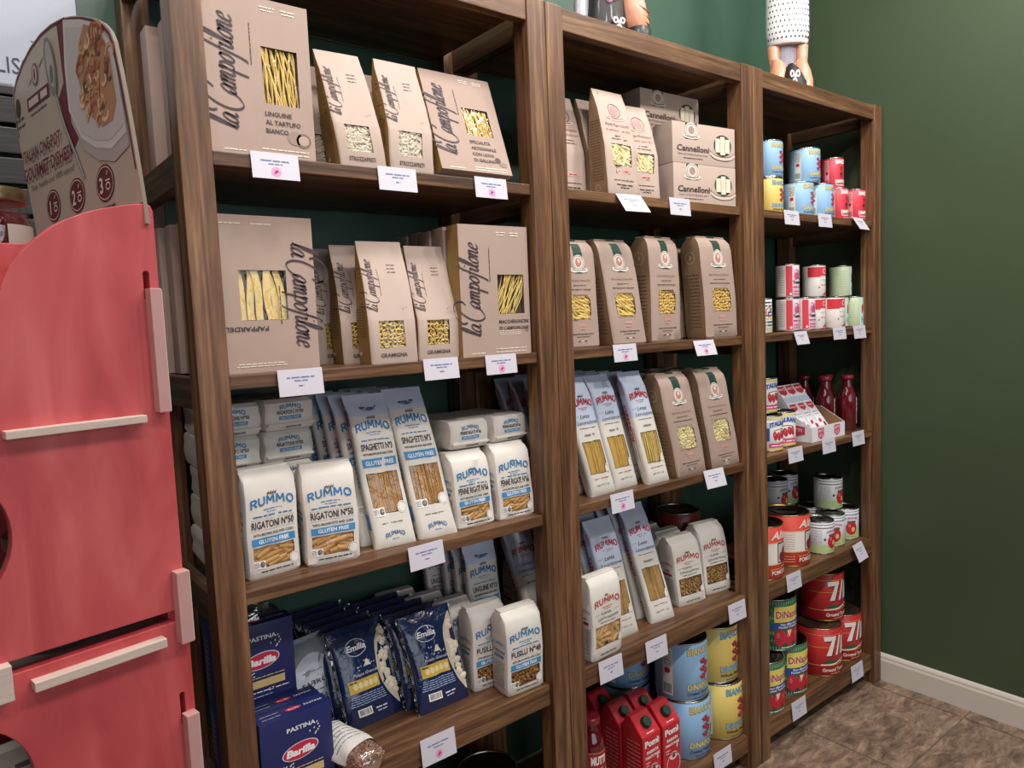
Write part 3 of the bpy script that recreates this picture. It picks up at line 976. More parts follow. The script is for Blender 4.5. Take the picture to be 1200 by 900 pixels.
@proto
def rummo_tall(prod, kind, h=.315, w=.094, d=.034, sk=0.0, ln=0.25, red=False, seed=1, lite=False):
    if red:
        win = (-.36 * w, .36 * w, .19 * h, .47 * h, kind); bands = [(.55, 1.0, BLUEBAG)]
    else:
        win = (-.37 * w, .37 * w, .22 * h, .485 * h, kind); bands = [(.86, 1.0, BLUEBAG)]
    P = Pouch(w, h, d, prof_tall, 5, WHITEBAG, [] if lite else [win], sk=sk, ln=ln, seed=seed, bands=bands, wr=.0016, dep=.006)
    p = Print(P.surf)
    ac = 'b8323f' if red else '2b78ae'
    if not red:
        p.micro(0, .915 * h, .40 * w, .006, '4a5c86', arc=-.004); p.txt('RUMMO', 0, .895 * h, .006, '4a5c86', bold=1, fit=.34 * w, arc=-.004)
    horses(p, 0, .848 * h, .0085, '5a4a44')
    p.rummo(0, .765 * h, .0165, .80 * w, ac, arc=.008)
    p.micro(0, .745 * h, .36 * w, .0026, ac, arc=.001)
    p.micro(0, .732 * h, .24 * w, .0022, ac)
    if red:
        p.txt('Lenta', -.03 * w, .665 * h, .011, '55504e', shear=.35, fit=.36 * w)
        p.txt('Lavorazione', .02 * w, .615 * h, .010, '55504e', shear=.35, fit=.76 * w)
        p.stroke([(-.44 * w, .675 * h), (-.24 * w, .685 * h)], .0006, '55504e', 1, smooth=False)
        p.micro(0, .58 * h, .62 * w, .0030, '6b6560')
        p.txt(prod, 0, .515 * h, .0052, BK, bold=1, maxw=.5 * w)
        p.micro(0, .145 * h, .56 * w, .0034, 'b06068'); p.txt('NET WT 1 LB', 0, .085 * h, .0046, '55504e', fit=.50 * w)
        p.poly([(.24 * w, .19 * h), (.40 * w, .19 * h), (.40 * w, .255 * h), (.33 * w, .265 * h), (.26 * w, .24 * h)], 'e6e1d8', 1)
        p.ring(.33 * w, .22 * h, .009, .010, .0007, '8a857f', 2)
    else:
        p.micro(0, .695 * h, .66 * w, .0036, ac, arc=.001)
        p.txt(prod, 0, .635 * h, .0135, '3a2730', bold=1, fit=.74 * w)
        p.txt('WITH BROWN RICE AND CORN', 0, .602 * h, .0046, BK, bold=1, fit=.70 * w)
        p.rect(-.40 * w, .525 * h, .40 * w, .58 * h, '3f8fc4', 1)
        p.txt('GLUTEN FREE', 0, .538 * h, .0085, 'f4f6f8', bold=1, fit=.66 * w, layer=3)
        badge(p, -.40 * w, .205 * h, .018)
        p.disc(.31 * w, .245 * h, .0125, .0125, 'f1eee8', 1); p.ring(.31 * w, .245 * h, .0105, .0105, .0008, '8a857f', 2)
        p.micro(0, .155 * h, .48 * w, .0036, '8a857f'); p.rummo(0, .070 * h, .009, .46 * w, '3b6f98', arc=.005)
        p.micro(0, .05 * h, .16 * w, .0022, '3b6f98')
    s = Print(P.side_surf, step=.02)
    s.rect(-.26 * d, .80 * h, .26 * d, .90 * h, '4f6f9c' if not red else 'b7a7b8', 0)
    s.txt('RUMMO', 0, .55 * h, .010, ac, bold=1, rot=90, fit=.10)
    s.rect(-.26 * d, .12 * h, .26 * d, .22 * h, '3f7fb4' if not red else 'd8c9c4', 0)
    for i in range(2):
        s.micro((i - .5) * .010, .36 * h, .09, .0026, '5a5552', rot=90, seed=i)
    return P.parts + [('label_print', p.mesh()), ('label_print', s.mesh())]

@proto
def rust_bag(kind, h=.272, w=.128, d=.072, sk=0.0, ln=0.0, seed=1, front=True, win=.30, pale=False):
    z0, z1 = (.27 * h, .50 * h)
    P = Pouch(w, h, d, prof_rust, 14, KRAFT_LT if pale else KRAFT, [(-.27 * w, .29 * w, z0, z1, kind)] if front else (), side=KRAFT_DKS, sk=sk, ln=ln, seed=seed, wr=.0010)
    p = Print(P.surf)
    G = '1f4236'
    cx = .01 * w
    p.rect(cx - .115 * w, .70 * h, cx + .115 * w, .975 * h, G, 0)
    p.disc(cx, .80 * h, .155 * w, .155 * w, 'e9e2d8', 1, 22)
    p.ring(cx, .80 * h, .135 * w, .135 * w, .0012, '6d6257', 2)
    p.disc(cx, .80 * h, .085 * w, .095 * w, 'c9877f', 2, 12); p.disc(cx + .01 * w, .815 * h, .035 * w, .04 * w, 'f0dcd2', 3, 10)
    p.stroke([(cx - .23 * w, .735 * h), (cx - .12 * w, .722 * h), (cx, .728 * h), (cx + .12 * w, .722 * h), (cx + .23 * w, .735 * h)], .0085, 'e9e2d8', 2)
    p.stroke([(cx - .20 * w, .733 * h), (cx, .726 * h), (cx + .20 * w, .733 * h)], .0016, '55504e', 3)
    p.txt('Pasta di Semola di Grano Duro', 0, .625 * h, .0056, '8c5350', shear=.2, fit=.62 * w)
    p.micro(0, .585 * h, .34 * w, .0034, '7b5b50'); p.micro(0, .545 * h, .62 * w, .0036, '5a4438')
    if front:
        for sx in (-1, 1):
            p.poly([(.01 * w + sx * .28 * w, z0), (.01 * w + sx * .28 * w, z0 + .014), (.01 * w + sx * .20 * w, z0)], KRAFT_LT if pale else KRAFT, 0)
            p.poly([(.01 * w + sx * .28 * w, z1), (.01 * w + sx * .28 * w, z1 - .014), (.01 * w + sx * .20 * w, z1)], KRAFT_LT if pale else KRAFT, 0)
    p.rect(-.10 * w, .205 * h, .12 * w, .235 * h, 'd09a90', 0); p.micro(.01 * w, .175 * h, .16 * w, .005, 'd09a90')
    p.micro(.02 * w, .13 * h, .60 * w, .0036, '5a4438'); p.micro(.02 * w, .105 * h, .36 * w, .003, '5a4438')
    for sx in (-.09, .0, .09):
        p.rect(sx * w - .003, .062 * h, sx * w + .003, .072 * h, '2a2426' if sx else 'e9e2d8', 1)
    s = Print(P.side_surf, step=.02)
    s.ring(0, .80 * h, .016, .017, .0014, 'c9b7a2', 0); s.stroke([(-.004, .79 * h), (.004, .80 * h), (-.002, .82 * h)], .002, 'c9b7a2', 0)
    for i in range(16):
        s.micro(0, (.12 + .034 * i) * h, .62 * d, .0032, '5d4531', seed=i)
    f = MB(); x, y, z = P.fin(0, P.top_y(), h)
    f.box(x - w * .43, x + w * .43, y - d * .22, y + d * .26, z - .001, z + .004, KRAFT_DK, .0015)
    t = MB(); t.box(x - w * .115, x + w * .115, y - d * .24, y + d * .27, z + .0012, z + .0048, ink(G), .0005)
    return P.parts + [('label_print', p.mesh()), ('label_print', s.mesh()), ('folded_flap', f.mesh('folded_flap'), None, [('green_tape', t.mesh('green_tape'))])]

@proto
def farro_bag(h=.27, w=.105, d=.062, seed=1, ln=0.06, sk=0.0, front=True):
    """tall gabled kraft bag with red lettering"""
    P = Pouch(w, h, d, lambda dd: [(0, .97, .002, dd - .002), (.02, 1, 0, dd), (.45, 1, -.001, dd), (.8, .98, dd * .30, dd * .90), (.93, .96, dd * .5, dd * .78), (1, .955, dd * .60, dd * .66)], 14, KRAFT_LT,
              [(-.30 * w, .30 * w, .27 * h, .47 * h, 'penne_pale')] if front else (), side=KRAFT_DKS, sk=sk, ln=ln, seed=seed, wr=.002)
    p = Print(P.surf)
    p.ring(0, .80 * h, .021, .019, .0016, '6b3a3e', 1); p.disc(0, .80 * h, .013, .014, 'c78a86', 1, 14)
    p.stroke([(-.28 * w, .735 * h), (0, .715 * h), (.28 * w, .735 * h)], .007, 'e0cdb8', 2); p.stroke([(-.24 * w, .735 * h), (0, .718 * h), (.24 * w, .735 * h)], .0022, '6b3a3e', 3)
    p.txt('Pasta Monococco', 0, .645 * h, .0085, '97333a', shear=.2, fit=.72 * w); p.txt('di semola di grano duro', 0, .595 * h, .0065, '97333a', shear=.2, fit=.74 * w)
    p.micro(0, .545 * h, .3 * w, .004, '6b4a44'); p.micro(0, .515 * h, .5 * w, .004, '6b4a44')
    p.rect(-.2 * w, .20 * h, .2 * w, .238 * h, 'd7a79a', 0); p.micro(0, .212 * h, .3 * w, .004, '97333a')
    p.micro(0, .13 * h, .62 * w, .0034, '6b4a44'); p.micro(0, .085 * h, .5 * w, .0048, '4a3a36'); p.micro(0, .06 * h, .28 * w, .0044, '4a3a36')
    p.ring(-.32 * w, .965 * h, .0025, .0025, .0008, '5a4438', 1)
    s = Print(P.side_surf, step=.02)
    for i in range(22):
        s.micro(0, (.14 + .026 * i) * h, .6 * d, .0030, '57412f', seed=i)
    s.ring(-.005, .07 * h, .008, .008, .001, 'cdbba6', 0)
    return P.parts + [('label_print', p.mesh()), ('label_print', s.mesh())]

@proto
def campo_bag(prod, kind, h=.238, w=.103, d=.07, seed=1, front=True, ln=0.0, sk=0.0):
    P = Pouch(w, h, d, prof_gable, 16, KRAFT_LT, [(-.29 * w, .24 * w, .13 * h, .345 * h, kind)] if front else (), side=KRAFT_SIDE, seed=seed, wr=.001, ln=ln, sk=sk)
    p = Print(P.surf)
    p.script('la Campofilone', -.27 * w, .63 * h, .0115, '4a3436', rot=90, fit=.42 * h, w=.17)
    p.micro(-.16 * w, .66 * h, .22 * h, .0018, '6b5552', rot=90)
    for i in range(3):
        p.micro(.14 * w, (.80 - .03 * i) * h, .18 * w, .0030, '7b6560', seed=i)
    p.txt(prod, -.02 * w, .052 * h, .0078, '4a3a3a', bold=1, fit=.56 * w)
    for i in range(2):
        p.disc((.26 + .06 * i) * w, (.44 + .01 * i) * h, .001, .001, BK, 1, 6)
    s = Print(P.side_surf, step=.02)
    for i in range(11):
        s.micro(-.002, (.22 + .022 * i) * h, .72 * d, .0026, '5f4722', seed=i)
    s.rect(-.02, .07 * h, -.008, .10 * h, 'c9b7a2', 0)
    return P.parts + [('label_print', p.mesh()), ('label_print', s.mesh())]

@proto
def campo_box(prod, kind, h=.283, w=.185, d=.045, front=True, flip=False, style=0, seed=1):
    if style == 0: win = (.03 * w, .42 * w, .32 * h, .625 * h, kind)
    elif style == 1: win = (.02 * w, .37 * w, .34 * h, .70 * h, kind)
    elif style == 2: win = (-.02 * w, .36 * w, .38 * h, .66 * h, kind)
    else: win = (-.33 * w + .06 * w, .20 * w, .335 * h, .655 * h, kind)
    C_ = Carton(w, h, d, KRAFT, win if front else None, side=KRAFT_SIDE, seed=seed)
    sf = C_.surf
    p = Print(sf, step=1)
    INK = '43333a'
    if flip:
        p = Print(lambda x, z, o: (-x, -o, h - z), step=1)
        p.script('la Campofilone', -.27 * w, .50 * h, .0245, INK, rot=90, fit=.68 * h)
        p.micro(-.12 * w, .50 * h + .02, .25 * h, .003, INK, rot=90)
        p.txt('PAPPARDELLE', .26 * w, .705 * h, .0085, INK, bold=1, fit=.50 * w)
        p.micro(.10 * w, .955 * h, .5 * w, .003, 'e8dccd'); p.micro(.10 * w, .94 * h, .45 * w, .003, 'e8dccd')
        p.micro(.02 * w, .05 * h, .2 * w, .003, 'e8dccd'); p.micro(.32 * w, .05 * h, .2 * w, .003, 'e8dccd')
    else:
        p.script('la Campofilone', -.235 * w, .50 * h, .0245, INK, rot=90, fit=.70 * h)
        p.micro(-.075 * w, .70 * h, .26 * h, .0028, INK, rot=90)
        z = win[2] if front else .34 * h
        for i, t in enumerate(prod):
            p.txt(t, win[0], z - .021 - .0145 * i, .0078, INK, align='L', bold=1, maxw=.44 * w)
        if style == 0:
            for i in range(3):
                p.micro(win[0], .185 * h - .004 * i, .32 * w, .0024, 'e8dccd', align='L', seed=i)
            p.ring(.44 * w, .19 * h, .004, .005, .0012, INK, 1)
        if style == 1:
            p.disc(.30 * w, .135 * h, .014, .012, '9c8478', 1, 14); p.disc(.385 * w, .125 * h, .014, .013, '7c675e', 1, 14); p.disc(.385 * w, .125 * h, .010, .009, 'b79f8f', 2, 12)
        if style == 2:
            p.disc(.33 * w, .14 * h, .008, .007, '4d3a36', 1, 10); p.disc(.40 * w, .10 * h, .011, .006, '8d766c', 1, 10)
        for i in range(2):
            p.micro(.10 * w + i * .2 * w, .945 * h, .14 * w, .003, 'efe6da', seed=i); p.micro(.10 * w + i * .2 * w, .925 * h, .12 * w, .003, 'efe6da', seed=i + 3)
        p.micro(-.28 * w, .02 * h, .2 * w, .003, 'efe6da'); p.micro(.2 * w, .045 * h, .46 * w, .003, 'efe6da'); p.micro(.2 * w, .02 * h, .46 * w, .003, 'efe6da')
    return C_.parts + ([('label_print', p.mesh())] if front else [])

@proto
def cannelloni_box(h=.112, w=.225, d=.075, seed=1):
    mb = MB(); a = w / 2
    C_ = Carton(w, h, d, KRAFT_LT, None)
    ox, oz = .29 * w, .53 * h
    p = Print(C_.surf, step=1)
    p.rect(-.30 * w, .60 * h, -.12 * w, 1.0 * h, '3f4a44', 0)
    p.disc(-.21 * w, .82 * h, .025, .021, 'd9cfc4', 1, 22); p.ring(-.21 * w, .82 * h, .021, .0175, .0012, '5a524c', 2); p.disc(-.21 * w, .82 * h, .012, .011, 'a58c82', 2, 12)
    p.stroke([(-.34 * w, .68 * h), (-.21 * w, .64 * h), (-.08 * w, .68 * h)], .008, 'd9cfc4', 2); p.stroke([(-.31 * w, .68 * h), (-.21 * w, .65 * h), (-.11 * w, .68 * h)], .002, '4a4440', 3)
    p.txt('Cannelloni', -.19 * w, .30 * h, .0165, '4a3434', shear=.12, bold=1, fit=.50 * w)
    p.txt('Pasta di semola di grano duro', -.19 * w, .205 * h, .0052, '5a4640', shear=.2, fit=.46 * w)
    p.micro(-.19 * w, .115 * h, .30 * w, .004, '5a4640')
    p.ring(ox, oz, .036, .030, .0022, '3a3634', 1)
    p.stroke([(ox - .05, oz - .022), (ox - .03, oz - .034), (ox, oz - .037), (ox + .03, oz - .034), (ox + .05, oz - .022)], .010, 'd2c0ae', 1)
    p.stroke([(ox - .055, oz - .016), (ox - .03, oz - .029), (ox, oz - .032), (ox + .03, oz - .029), (ox + .055, oz - .016)], .0016, '3a3634', 2)
    p.stroke([(ox - .05, oz - .030), (ox - .03, oz - .039), (ox, oz - .042), (ox + .03, oz - .039), (ox + .05, oz - .030)], .0016, '3a3634', 2)
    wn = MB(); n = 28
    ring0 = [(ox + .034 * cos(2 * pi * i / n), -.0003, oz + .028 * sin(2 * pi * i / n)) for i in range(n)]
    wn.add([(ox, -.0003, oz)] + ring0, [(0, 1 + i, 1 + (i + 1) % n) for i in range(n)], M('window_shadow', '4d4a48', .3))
    tb = MB()
    for i, dx in enumerate((-.020, 0, .020)):
        L = .024 if dx else .027
        vs = []
        for k in range(9):
            q = pi * k / 8
            for s in (-1, 1):
                vs.append((ox + dx - .0095 * cos(q), -.0006 - .0026 * sin(q), oz - .001 + s * L * (.80 if dx else .95)))
        tb.add(vs, [(2 * k, 2 * k + 1, 2 * k + 3, 2 * k + 2) for k in range(8)], PASTA['white'], True)
    fl = MB(); fl.add([(ox, -.0042, oz)] + [(x, -.0008, z) for x, y, z in ring0], [(0, 1 + i, 1 + (i + 1) % n) for i in range(n)], FILM, True)
    return C_.parts + [('label_print', p.mesh()), ('window', wn.mesh('window')), ('pasta', tb.mesh('pasta'), 'stuff'), ('window_film', fl.mesh('window_film'))]

@proto
def pastina_box(h=.152, w=.14, d=.042):
    navy = M('navy_carton', '1f2860', .35, var=.03, scale=20, coat=.2)
    C_ = Carton(w, h, d, navy, None)
    p = Print(C_.surf, step=1)
    p.txt('PASTINA', .06 * w, .79 * h, .0085, 'eef0f4', fit=.40 * w, bold=1)
    p.disc(.03 * w, .52 * h, .036, .0165, 'd9dbe2', 1, 26, rot=6); p.disc(.03 * w, .52 * h, .034, .0150, 'c4274b', 2, 26, rot=6)
    p.txt('Barilla', .03 * w, .475 * h, .0135, 'f6f4f2', bold=2, shear=.18, fit=.40 * w, layer=4)
    rr = random.Random(4)
    for i in range(46):
        x = rr.uniform(-.3, .35) * w; z = (.52 + x / w * .55 + rr.uniform(-.14, .14)) * h + .0
        if abs(z - .52 * h) > .018 and abs(z - .52 * h) < .05:
            p.disc(x, z, .0022, .0013, 'e8e4d8', 1, 6, rot=rr.uniform(0, 90))
    p.micro(.03 * w, .30 * h, .62 * w, .003, 'd0b87a')
    p.rect(-.34 * w, .17 * h, .34 * w, .27 * h, 'd3b77d', 1)
    p.micro(-.1 * w, .11 * h, .4 * w, .0035, 'e6e8f0'); p.txt('6-7', .14 * w, .10 * h, .006, 'eef0f4', bold=1); p.micro(.30 * w, .11 * h, .2 * w, .0035, 'e6e8f0')
    p.micro(-.1 * w, .05 * h, .5 * w, .003, 'aab0d0')
    t = Print(C_.top_surf, step=1)
    t.disc(.02 * w, d * .5, .016, .0065, 'c4274b', 1, 20); t.txt('Barilla', .02 * w, d * .42, .005, 'f6f4f2', fit=.15 * w, layer=3)
    t.txt('PASTINA', .30 * w, d * .42, .006, 'eef0f4', fit=.26 * w); t.micro(-.3 * w, d * .3, .25 * w, .003, 'aab0d0'); t.micro(-.3 * w, d * .6, .25 * w, .003, 'aab0d0')
    s = Print(C_.side_surf, step=1)
    for i in range(9):
        s.micro(0, (.2 + .075 * i) * h, .55 * d, .0032, 'b8a880', seed=i)
    return C_.parts + [('label_print', p.mesh()), ('label_print', t.mesh()), ('label_print', s.mesh())]

NAVYFILM = M('navy_plastic_film', '14264f', .16, var=.10, scale=42, bump=.9, coat=.7)
@proto
def gnocchi_pack(h=.205, w=.138, d=.036, ln=.34, sk=-.04, seed=1, front=True):
    def prof(dd):
        return [(0, .97, dd * .45, dd * .55), (.04, .98, dd * .35, dd * .65), (.12, .97, dd * .08, dd * .95), (.35, .95, 0, dd), (.65, .95, 0, dd), (.86, .965, dd * .10, dd * .92), (.95, .99, dd * .36, dd * .64), (1, 1.0, dd * .45, dd * .55)]
    P = Pouch(w, h, d, prof, 3.2, NAVYFILM, (), sk=sk, ln=ln, seed=seed, wr=.0013)
    p = Print(P.surf, base=.0012)
    rr = random.Random(seed)
    # clear side panel with dumplings showing
    edge = [(.42 * w, .93 * h), (.25 * w, .80 * h), (.19 * w, .62 * h), (.20 * w, .45 * h), (.28 * w, .28 * h), (.43 * w, .12 * h)]
    E_ = catmull([(a, b, 0) for a, b in edge], 5)
    pl = [(q.x, q.y) for q in E_]
    pts = []; 
    for q in pl:
        pts += [q, ((q[0] + .455 * w) / 2, q[1]), (.455 * w, q[1])]
    cp = MB(); cp.add([P.surf(x, z, .0006) for x, z in pts], [(3 * i + k, 3 * i + k + 1, 3 * i + k + 4, 3 * i + k + 3) for i in range(len(pl) - 1) for k in (0, 1)], M('milky_clear_film', 'cfc5b2', .15, coat=.6), True)
    g = MB()
    if front:
        for i in range(26):
            k = rr.randrange(3, len(pl) - 3); x0 = pl[k][0]
            x = rr.uniform(x0 + .010, .43 * w); 
            if x > .432 * w: continue
            c = P.surf(x, pl[k][1] + rr.uniform(-.005, .005), .0003)
            g.ball((c[0], c[1] + .001, c[2]), .0095, .0032, .0085, PASTA['white'], 8, 6)
    p.ring(-.10 * w, .80 * h, .026, .017, .0012, 'd9dbe0', 1, a0=.4, a1=6.0); p.txt('Emilia', -.10 * w, .775 * h, .0125, 'eef0f4', bold=1, shear=.25, fit=.34 * w)
    p.poly([(-.03 * w, .60 * h), (.09 * w, .60 * h), (.04 * w, .665 * h), (.01 * w, .66 * h)], 'e6dcc4', 1)
    for i in range(14):
        p.disc(rr.uniform(-.22, .15) * w, rr.uniform(.56, .66) * h, .0022, .0010, 'c8d2e8', 1, 6, rot=rr.uniform(0, 180))
    p.txt('Potato Gnocchi', -.03 * w, .525 * h, .0065, 'dfe3ee', shear=.2, fit=.44 * w)
    p.rect(-.36 * w, .375 * h, .17 * w, .495 * h, 'cfae45', 1)
    for i in range(5):
        p.disc((-.25 + .09 * i) * w, .435 * h, .006, .007, 'e8d9a0', 2, 8); 
    p.micro(-.28 * w, .468 * h, .12 * w, .005, '4f4420', 3)
    for i in range(5):
        p.micro(-.08 * w, (.335 - .022 * i) * h, (.56 + .02 * i) * w, .0030, '9fb0d8', seed=i)
    p.barcode(-.31 * w, .135 * h, .24 * w, .075 * h)
    p.micro(.10 * w, .16 * h, .2 * w, .005, 'cdd6ea'); p.micro(.10 * w, .13 * h, .16 * w, .0035, 'cdd6ea')
    seal = MB()
    n = 26; vs = []
    for i in range(n + 1):
        t = i / n
        for o in (0.0, .006):
            a, f, b = P.ev(t); yc = (f + b) / 2
            vs.append(P.fin(-(a + o) , yc + .0015 * sin(i * 1.3), t * h))
    m_ = WRAP
    seal.add(vs, [(2 * i, 2 * i + 1, 2 * i + 3, 2 * i + 2) for i in range(n)], m_, True)
    vs = [(-v[0] + 2 * (P.fin(0, 0, v[2])[0]), v[1], v[2]) for v in vs]
    seal.add(vs, [(2 * i, 2 * i + 2, 2 * i + 3, 2 * i + 1) for i in range(n)], m_, True)
    parts = P.parts + [('label_print', p.mesh()), ('clear_panel', cp.mesh('clear_panel')), ('sealed_edge', seal.mesh('sealed_edge'))]
    if front:
        parts.append(('gnocchi', g.mesh('gnocchi'), 'stuff'))
    return parts
# ------------------------------------------------------------------ cans and bottles
def tomato_vine(p, x, z, s, n=5):
    rr = random.Random(3)
    for i in range(n):
        a, b = x + (i % 2 - .5) * s * .5, z + s * (.75 - i * .33)
        p.stroke([(a - s * .35, b + s * .1), (a - s * .1, b - s * .22)], s * .12, '4a5a35', 1, smooth=False)
        p.disc(a, b, s * .27, s * .25, 'b3223a', 2, 12); p.disc(a - s * .08, b + s * .07, s * .09, s * .08, 'd9606a', 3, 8)
    p.stroke([(x, z + s), (x + s * .1, z), (x - s * .05, z - s)], s * .08, '56422c', 1)

def paper(col):
    return M('label_' + col, col, .45, var=.02, scale=10, coat=.15)

@proto
def bianco_can(col, r, h, line, lite=False):
    txtc = {'blue': 'e8d27a', 'yellow': '79b4d8', 'red': 'f2ece8'}[col]
    base = paper({'blue': '93bfe6', 'yellow': 'e6cd70', 'red': 'd8394a'}[col])
    def draw(p, r, h):
        o = -.10 * r
        p.txt('BIANCO', o, .80 * h, .12 * h, '6f6a50' if col != 'red' else 'f2ece8', bold=2, fit=1.12 * r, layer=1)
        if col != 'red': p.txt('BIANCO', o, .803 * h, .115 * h, txtc, bold=1, fit=1.09 * r, layer=2)
        if col == 'red':
            for i in range(4):
                p.stroke([(o - .1 * r + i * .1 * r, .36 * h), (o + (i % 2) * .2 * r, .55 * h), (o - .05 * r + i * .06 * r, .72 * h)], .035 * r, '6a2430', 1)
            p.disc(o, .48 * h, .18 * r, .12 * r, '5a2028', 2, 9)
        else:
            tomato_vine(p, o + .25 * r, .52 * h, .20 * h)
        p.txt('DiNAPOLI', o, .205 * h, .10 * h, '5a6a78' if col != 'red' else 'f2ece8', bold=2, fit=1.15 * r, layer=1)
        if col != 'red': p.txt('DiNAPOLI', o, .208 * h, .095 * h, txtc, bold=1, fit=1.12 * r, layer=2)
        p.txt(line, o, .115 * h, .055 * h, '2e4a6a' if col == 'blue' else ('4a3f1e' if col == 'yellow' else 'f2ece8'), bold=1, shear=.1, fit=1.15 * r)
        p.micro(o, .055 * h, .7 * r, .022 * h, '3a4a5a' if col != 'red' else 'f2ece8')
        bx = -1.42 * r
        p.rect(bx - .22 * r, .10 * h, bx + .22 * r, .92 * h, 'd9dcd8' if col != 'red' else 'e4989c', 0)
        for i in range(5):
            p.micro(bx, (.84 - .05 * i) * h, .36 * r, .02 * h, '55585c', seed=i)
        p.disc(bx, .52 * h, .13 * r, .05 * h, 'b3323a' if col != 'red' else '8a1f2a', 1, 12)
        p.ring(bx, .66 * h, .14 * r, .06 * h, .02 * r, '5a5d60', 1)
        for i in range(7):
            p.rect(bx - .17 * r + i * .05 * r, .14 * h, bx - .145 * r + i * .05 * r, .30 * h, '2a2a2a', 1)
    return can_parts(r, h, base, draw)

@proto
def dinapoli_can(r, h):
    def draw(p, r, h):
        for i in range(26):
            for j in range(7):
                x = -1.5 * r + i * .115 * r; z = (.06 + .145 * j) * h
                p.disc(x + (j % 2) * .057 * r, z, .03 * r, .045 * h, '7fae86', 0, 4)
        o = -.20 * r
        p.rect(o - .68 * r, .56 * h, o + .68 * r, .86 * h, 'ead864', 1)
        p.txt('DiNapoli', o, .635 * h, .15 * h, 'f6f1e4', bold=2, fit=1.26 * r, layer=2); p.txt('DiNapoli', o, .64 * h, .145 * h, 'b8262c', bold=1, fit=1.22 * r, layer=3)
        p.poly([(o - .82 * r, .42 * h), (o + .82 * r, .46 * h), (o + .82 * r, .58 * h), (o - .82 * r, .53 * h)], '2c4f9e', 2)
        p.txt('San Marzano', o + .05 * r, .50 * h, .042 * h, 'f2f2f2', bold=1, fit=.95 * r, layer=4); p.txt('Peeled Tomatoes', o + .05 * r, .445 * h, .042 * h, 'f2f2f2', bold=1, fit=1.1 * r, layer=4)
        for k in (-.45, 0, .45):
            p.disc(o + k * r, .26 * h, .24 * r, .17 * h, 'c2263a', 2, 14); p.disc(o + k * r - .07 * r, .31 * h, .07 * r, .06 * h, 'e0606c', 3, 8)
        p.poly([(o - .12 * r, .40 * h), (o + .12 * r, .40 * h), (o, .27 * h)], 'ecdcb0', 4)
        p.micro(o, .06 * h, .8 * r, .028 * h, 'f2ece8', 4)
        b = -1.30 * r
        p.rect(b - .2 * r, .08 * h, b + .2 * r, .86 * h, 'd9d070', 1)
        for i in range(8):
            p.micro(b, (.78 - .06 * i) * h, .3 * r, .02 * h, '5a5a30', 2, seed=i)
    return can_parts(r, h, paper('2f6e4c'), draw, lid=STEELDK)

@proto
def ground_can(r, h):
    def draw(p, r, h):
        for z in (.86, .61, .235):
            p.rect(-1.7 * r, z * h, 1.7 * r, z * h + .012 * h, 'd9a44c', 0)
        o = -.22 * r
        def seven(dx, dz, c, l):
            p.poly([(o - .62 * r + dx, .84 * h + dz), (o - .02 * r + dx, .84 * h + dz), (o - .02 * r + dx, .76 * h + dz), (o - .58 * r + dx, .74 * h + dz)], c, l)
            p.poly([(o - .20 * r + dx, .80 * h + dz), (o - .02 * r + dx, .80 * h + dz), (o - .26 * r + dx, .44 * h + dz), (o - .50 * r + dx, .44 * h + dz)], c, l)
            p.poly([(o + .16 * r + dx, .84 * h + dz), (o + .30 * r + dx, .84 * h + dz), (o + .08 * r + dx, .44 * h + dz), (o - .04 * r + dx, .44 * h + dz)], c, l)
            for q in (.34, .56):
                p.poly([(o + q * r + dx, .78 * h + dz), (o + (q + .17) * r + dx, .82 * h + dz), (o + (q + .10) * r + dx, .44 * h + dz), (o + (q - .07) * r + dx, .44 * h + dz)], c, l)
        seven(.04 * r, -.02 * h, '2a1c1c', 1); seven(0, 0, 'efe9e4', 2)
        p.disc(o - .30 * r, .31 * h, .30 * r, .05 * h, '35573c', 1, 12)
        p.stroke([(o - .75 * r, .25 * h), (o - .1 * r, .265 * h), (o + .3 * r, .31 * h), (o + .7 * r, .33 * h)], .03 * h, 'efe0c8', 2)
        p.disc(o + .42 * r, .30 * h, .20 * r, .035 * h, 'efe0c8', 3, 12); p.disc(o + .42 * r, .30 * h, .13 * r, .018 * h, '2a1c1c', 4, 12)
        p.txt('Ground Tomatoes', o + .1 * r, .11 * h, .075 * h, 'f0e6dc', bold=1, fit=1.55 * r)
        p.micro(o, .06 * h, .6 * r, .02 * h, 'e8c8a0')
    return can_parts(r, h, paper('c42a2c'), draw, lid=M('brown_tin_lid', '5a4640', .35, .6), top_rim=M('gold_tin', 'c09a5c', .3, 1.0))

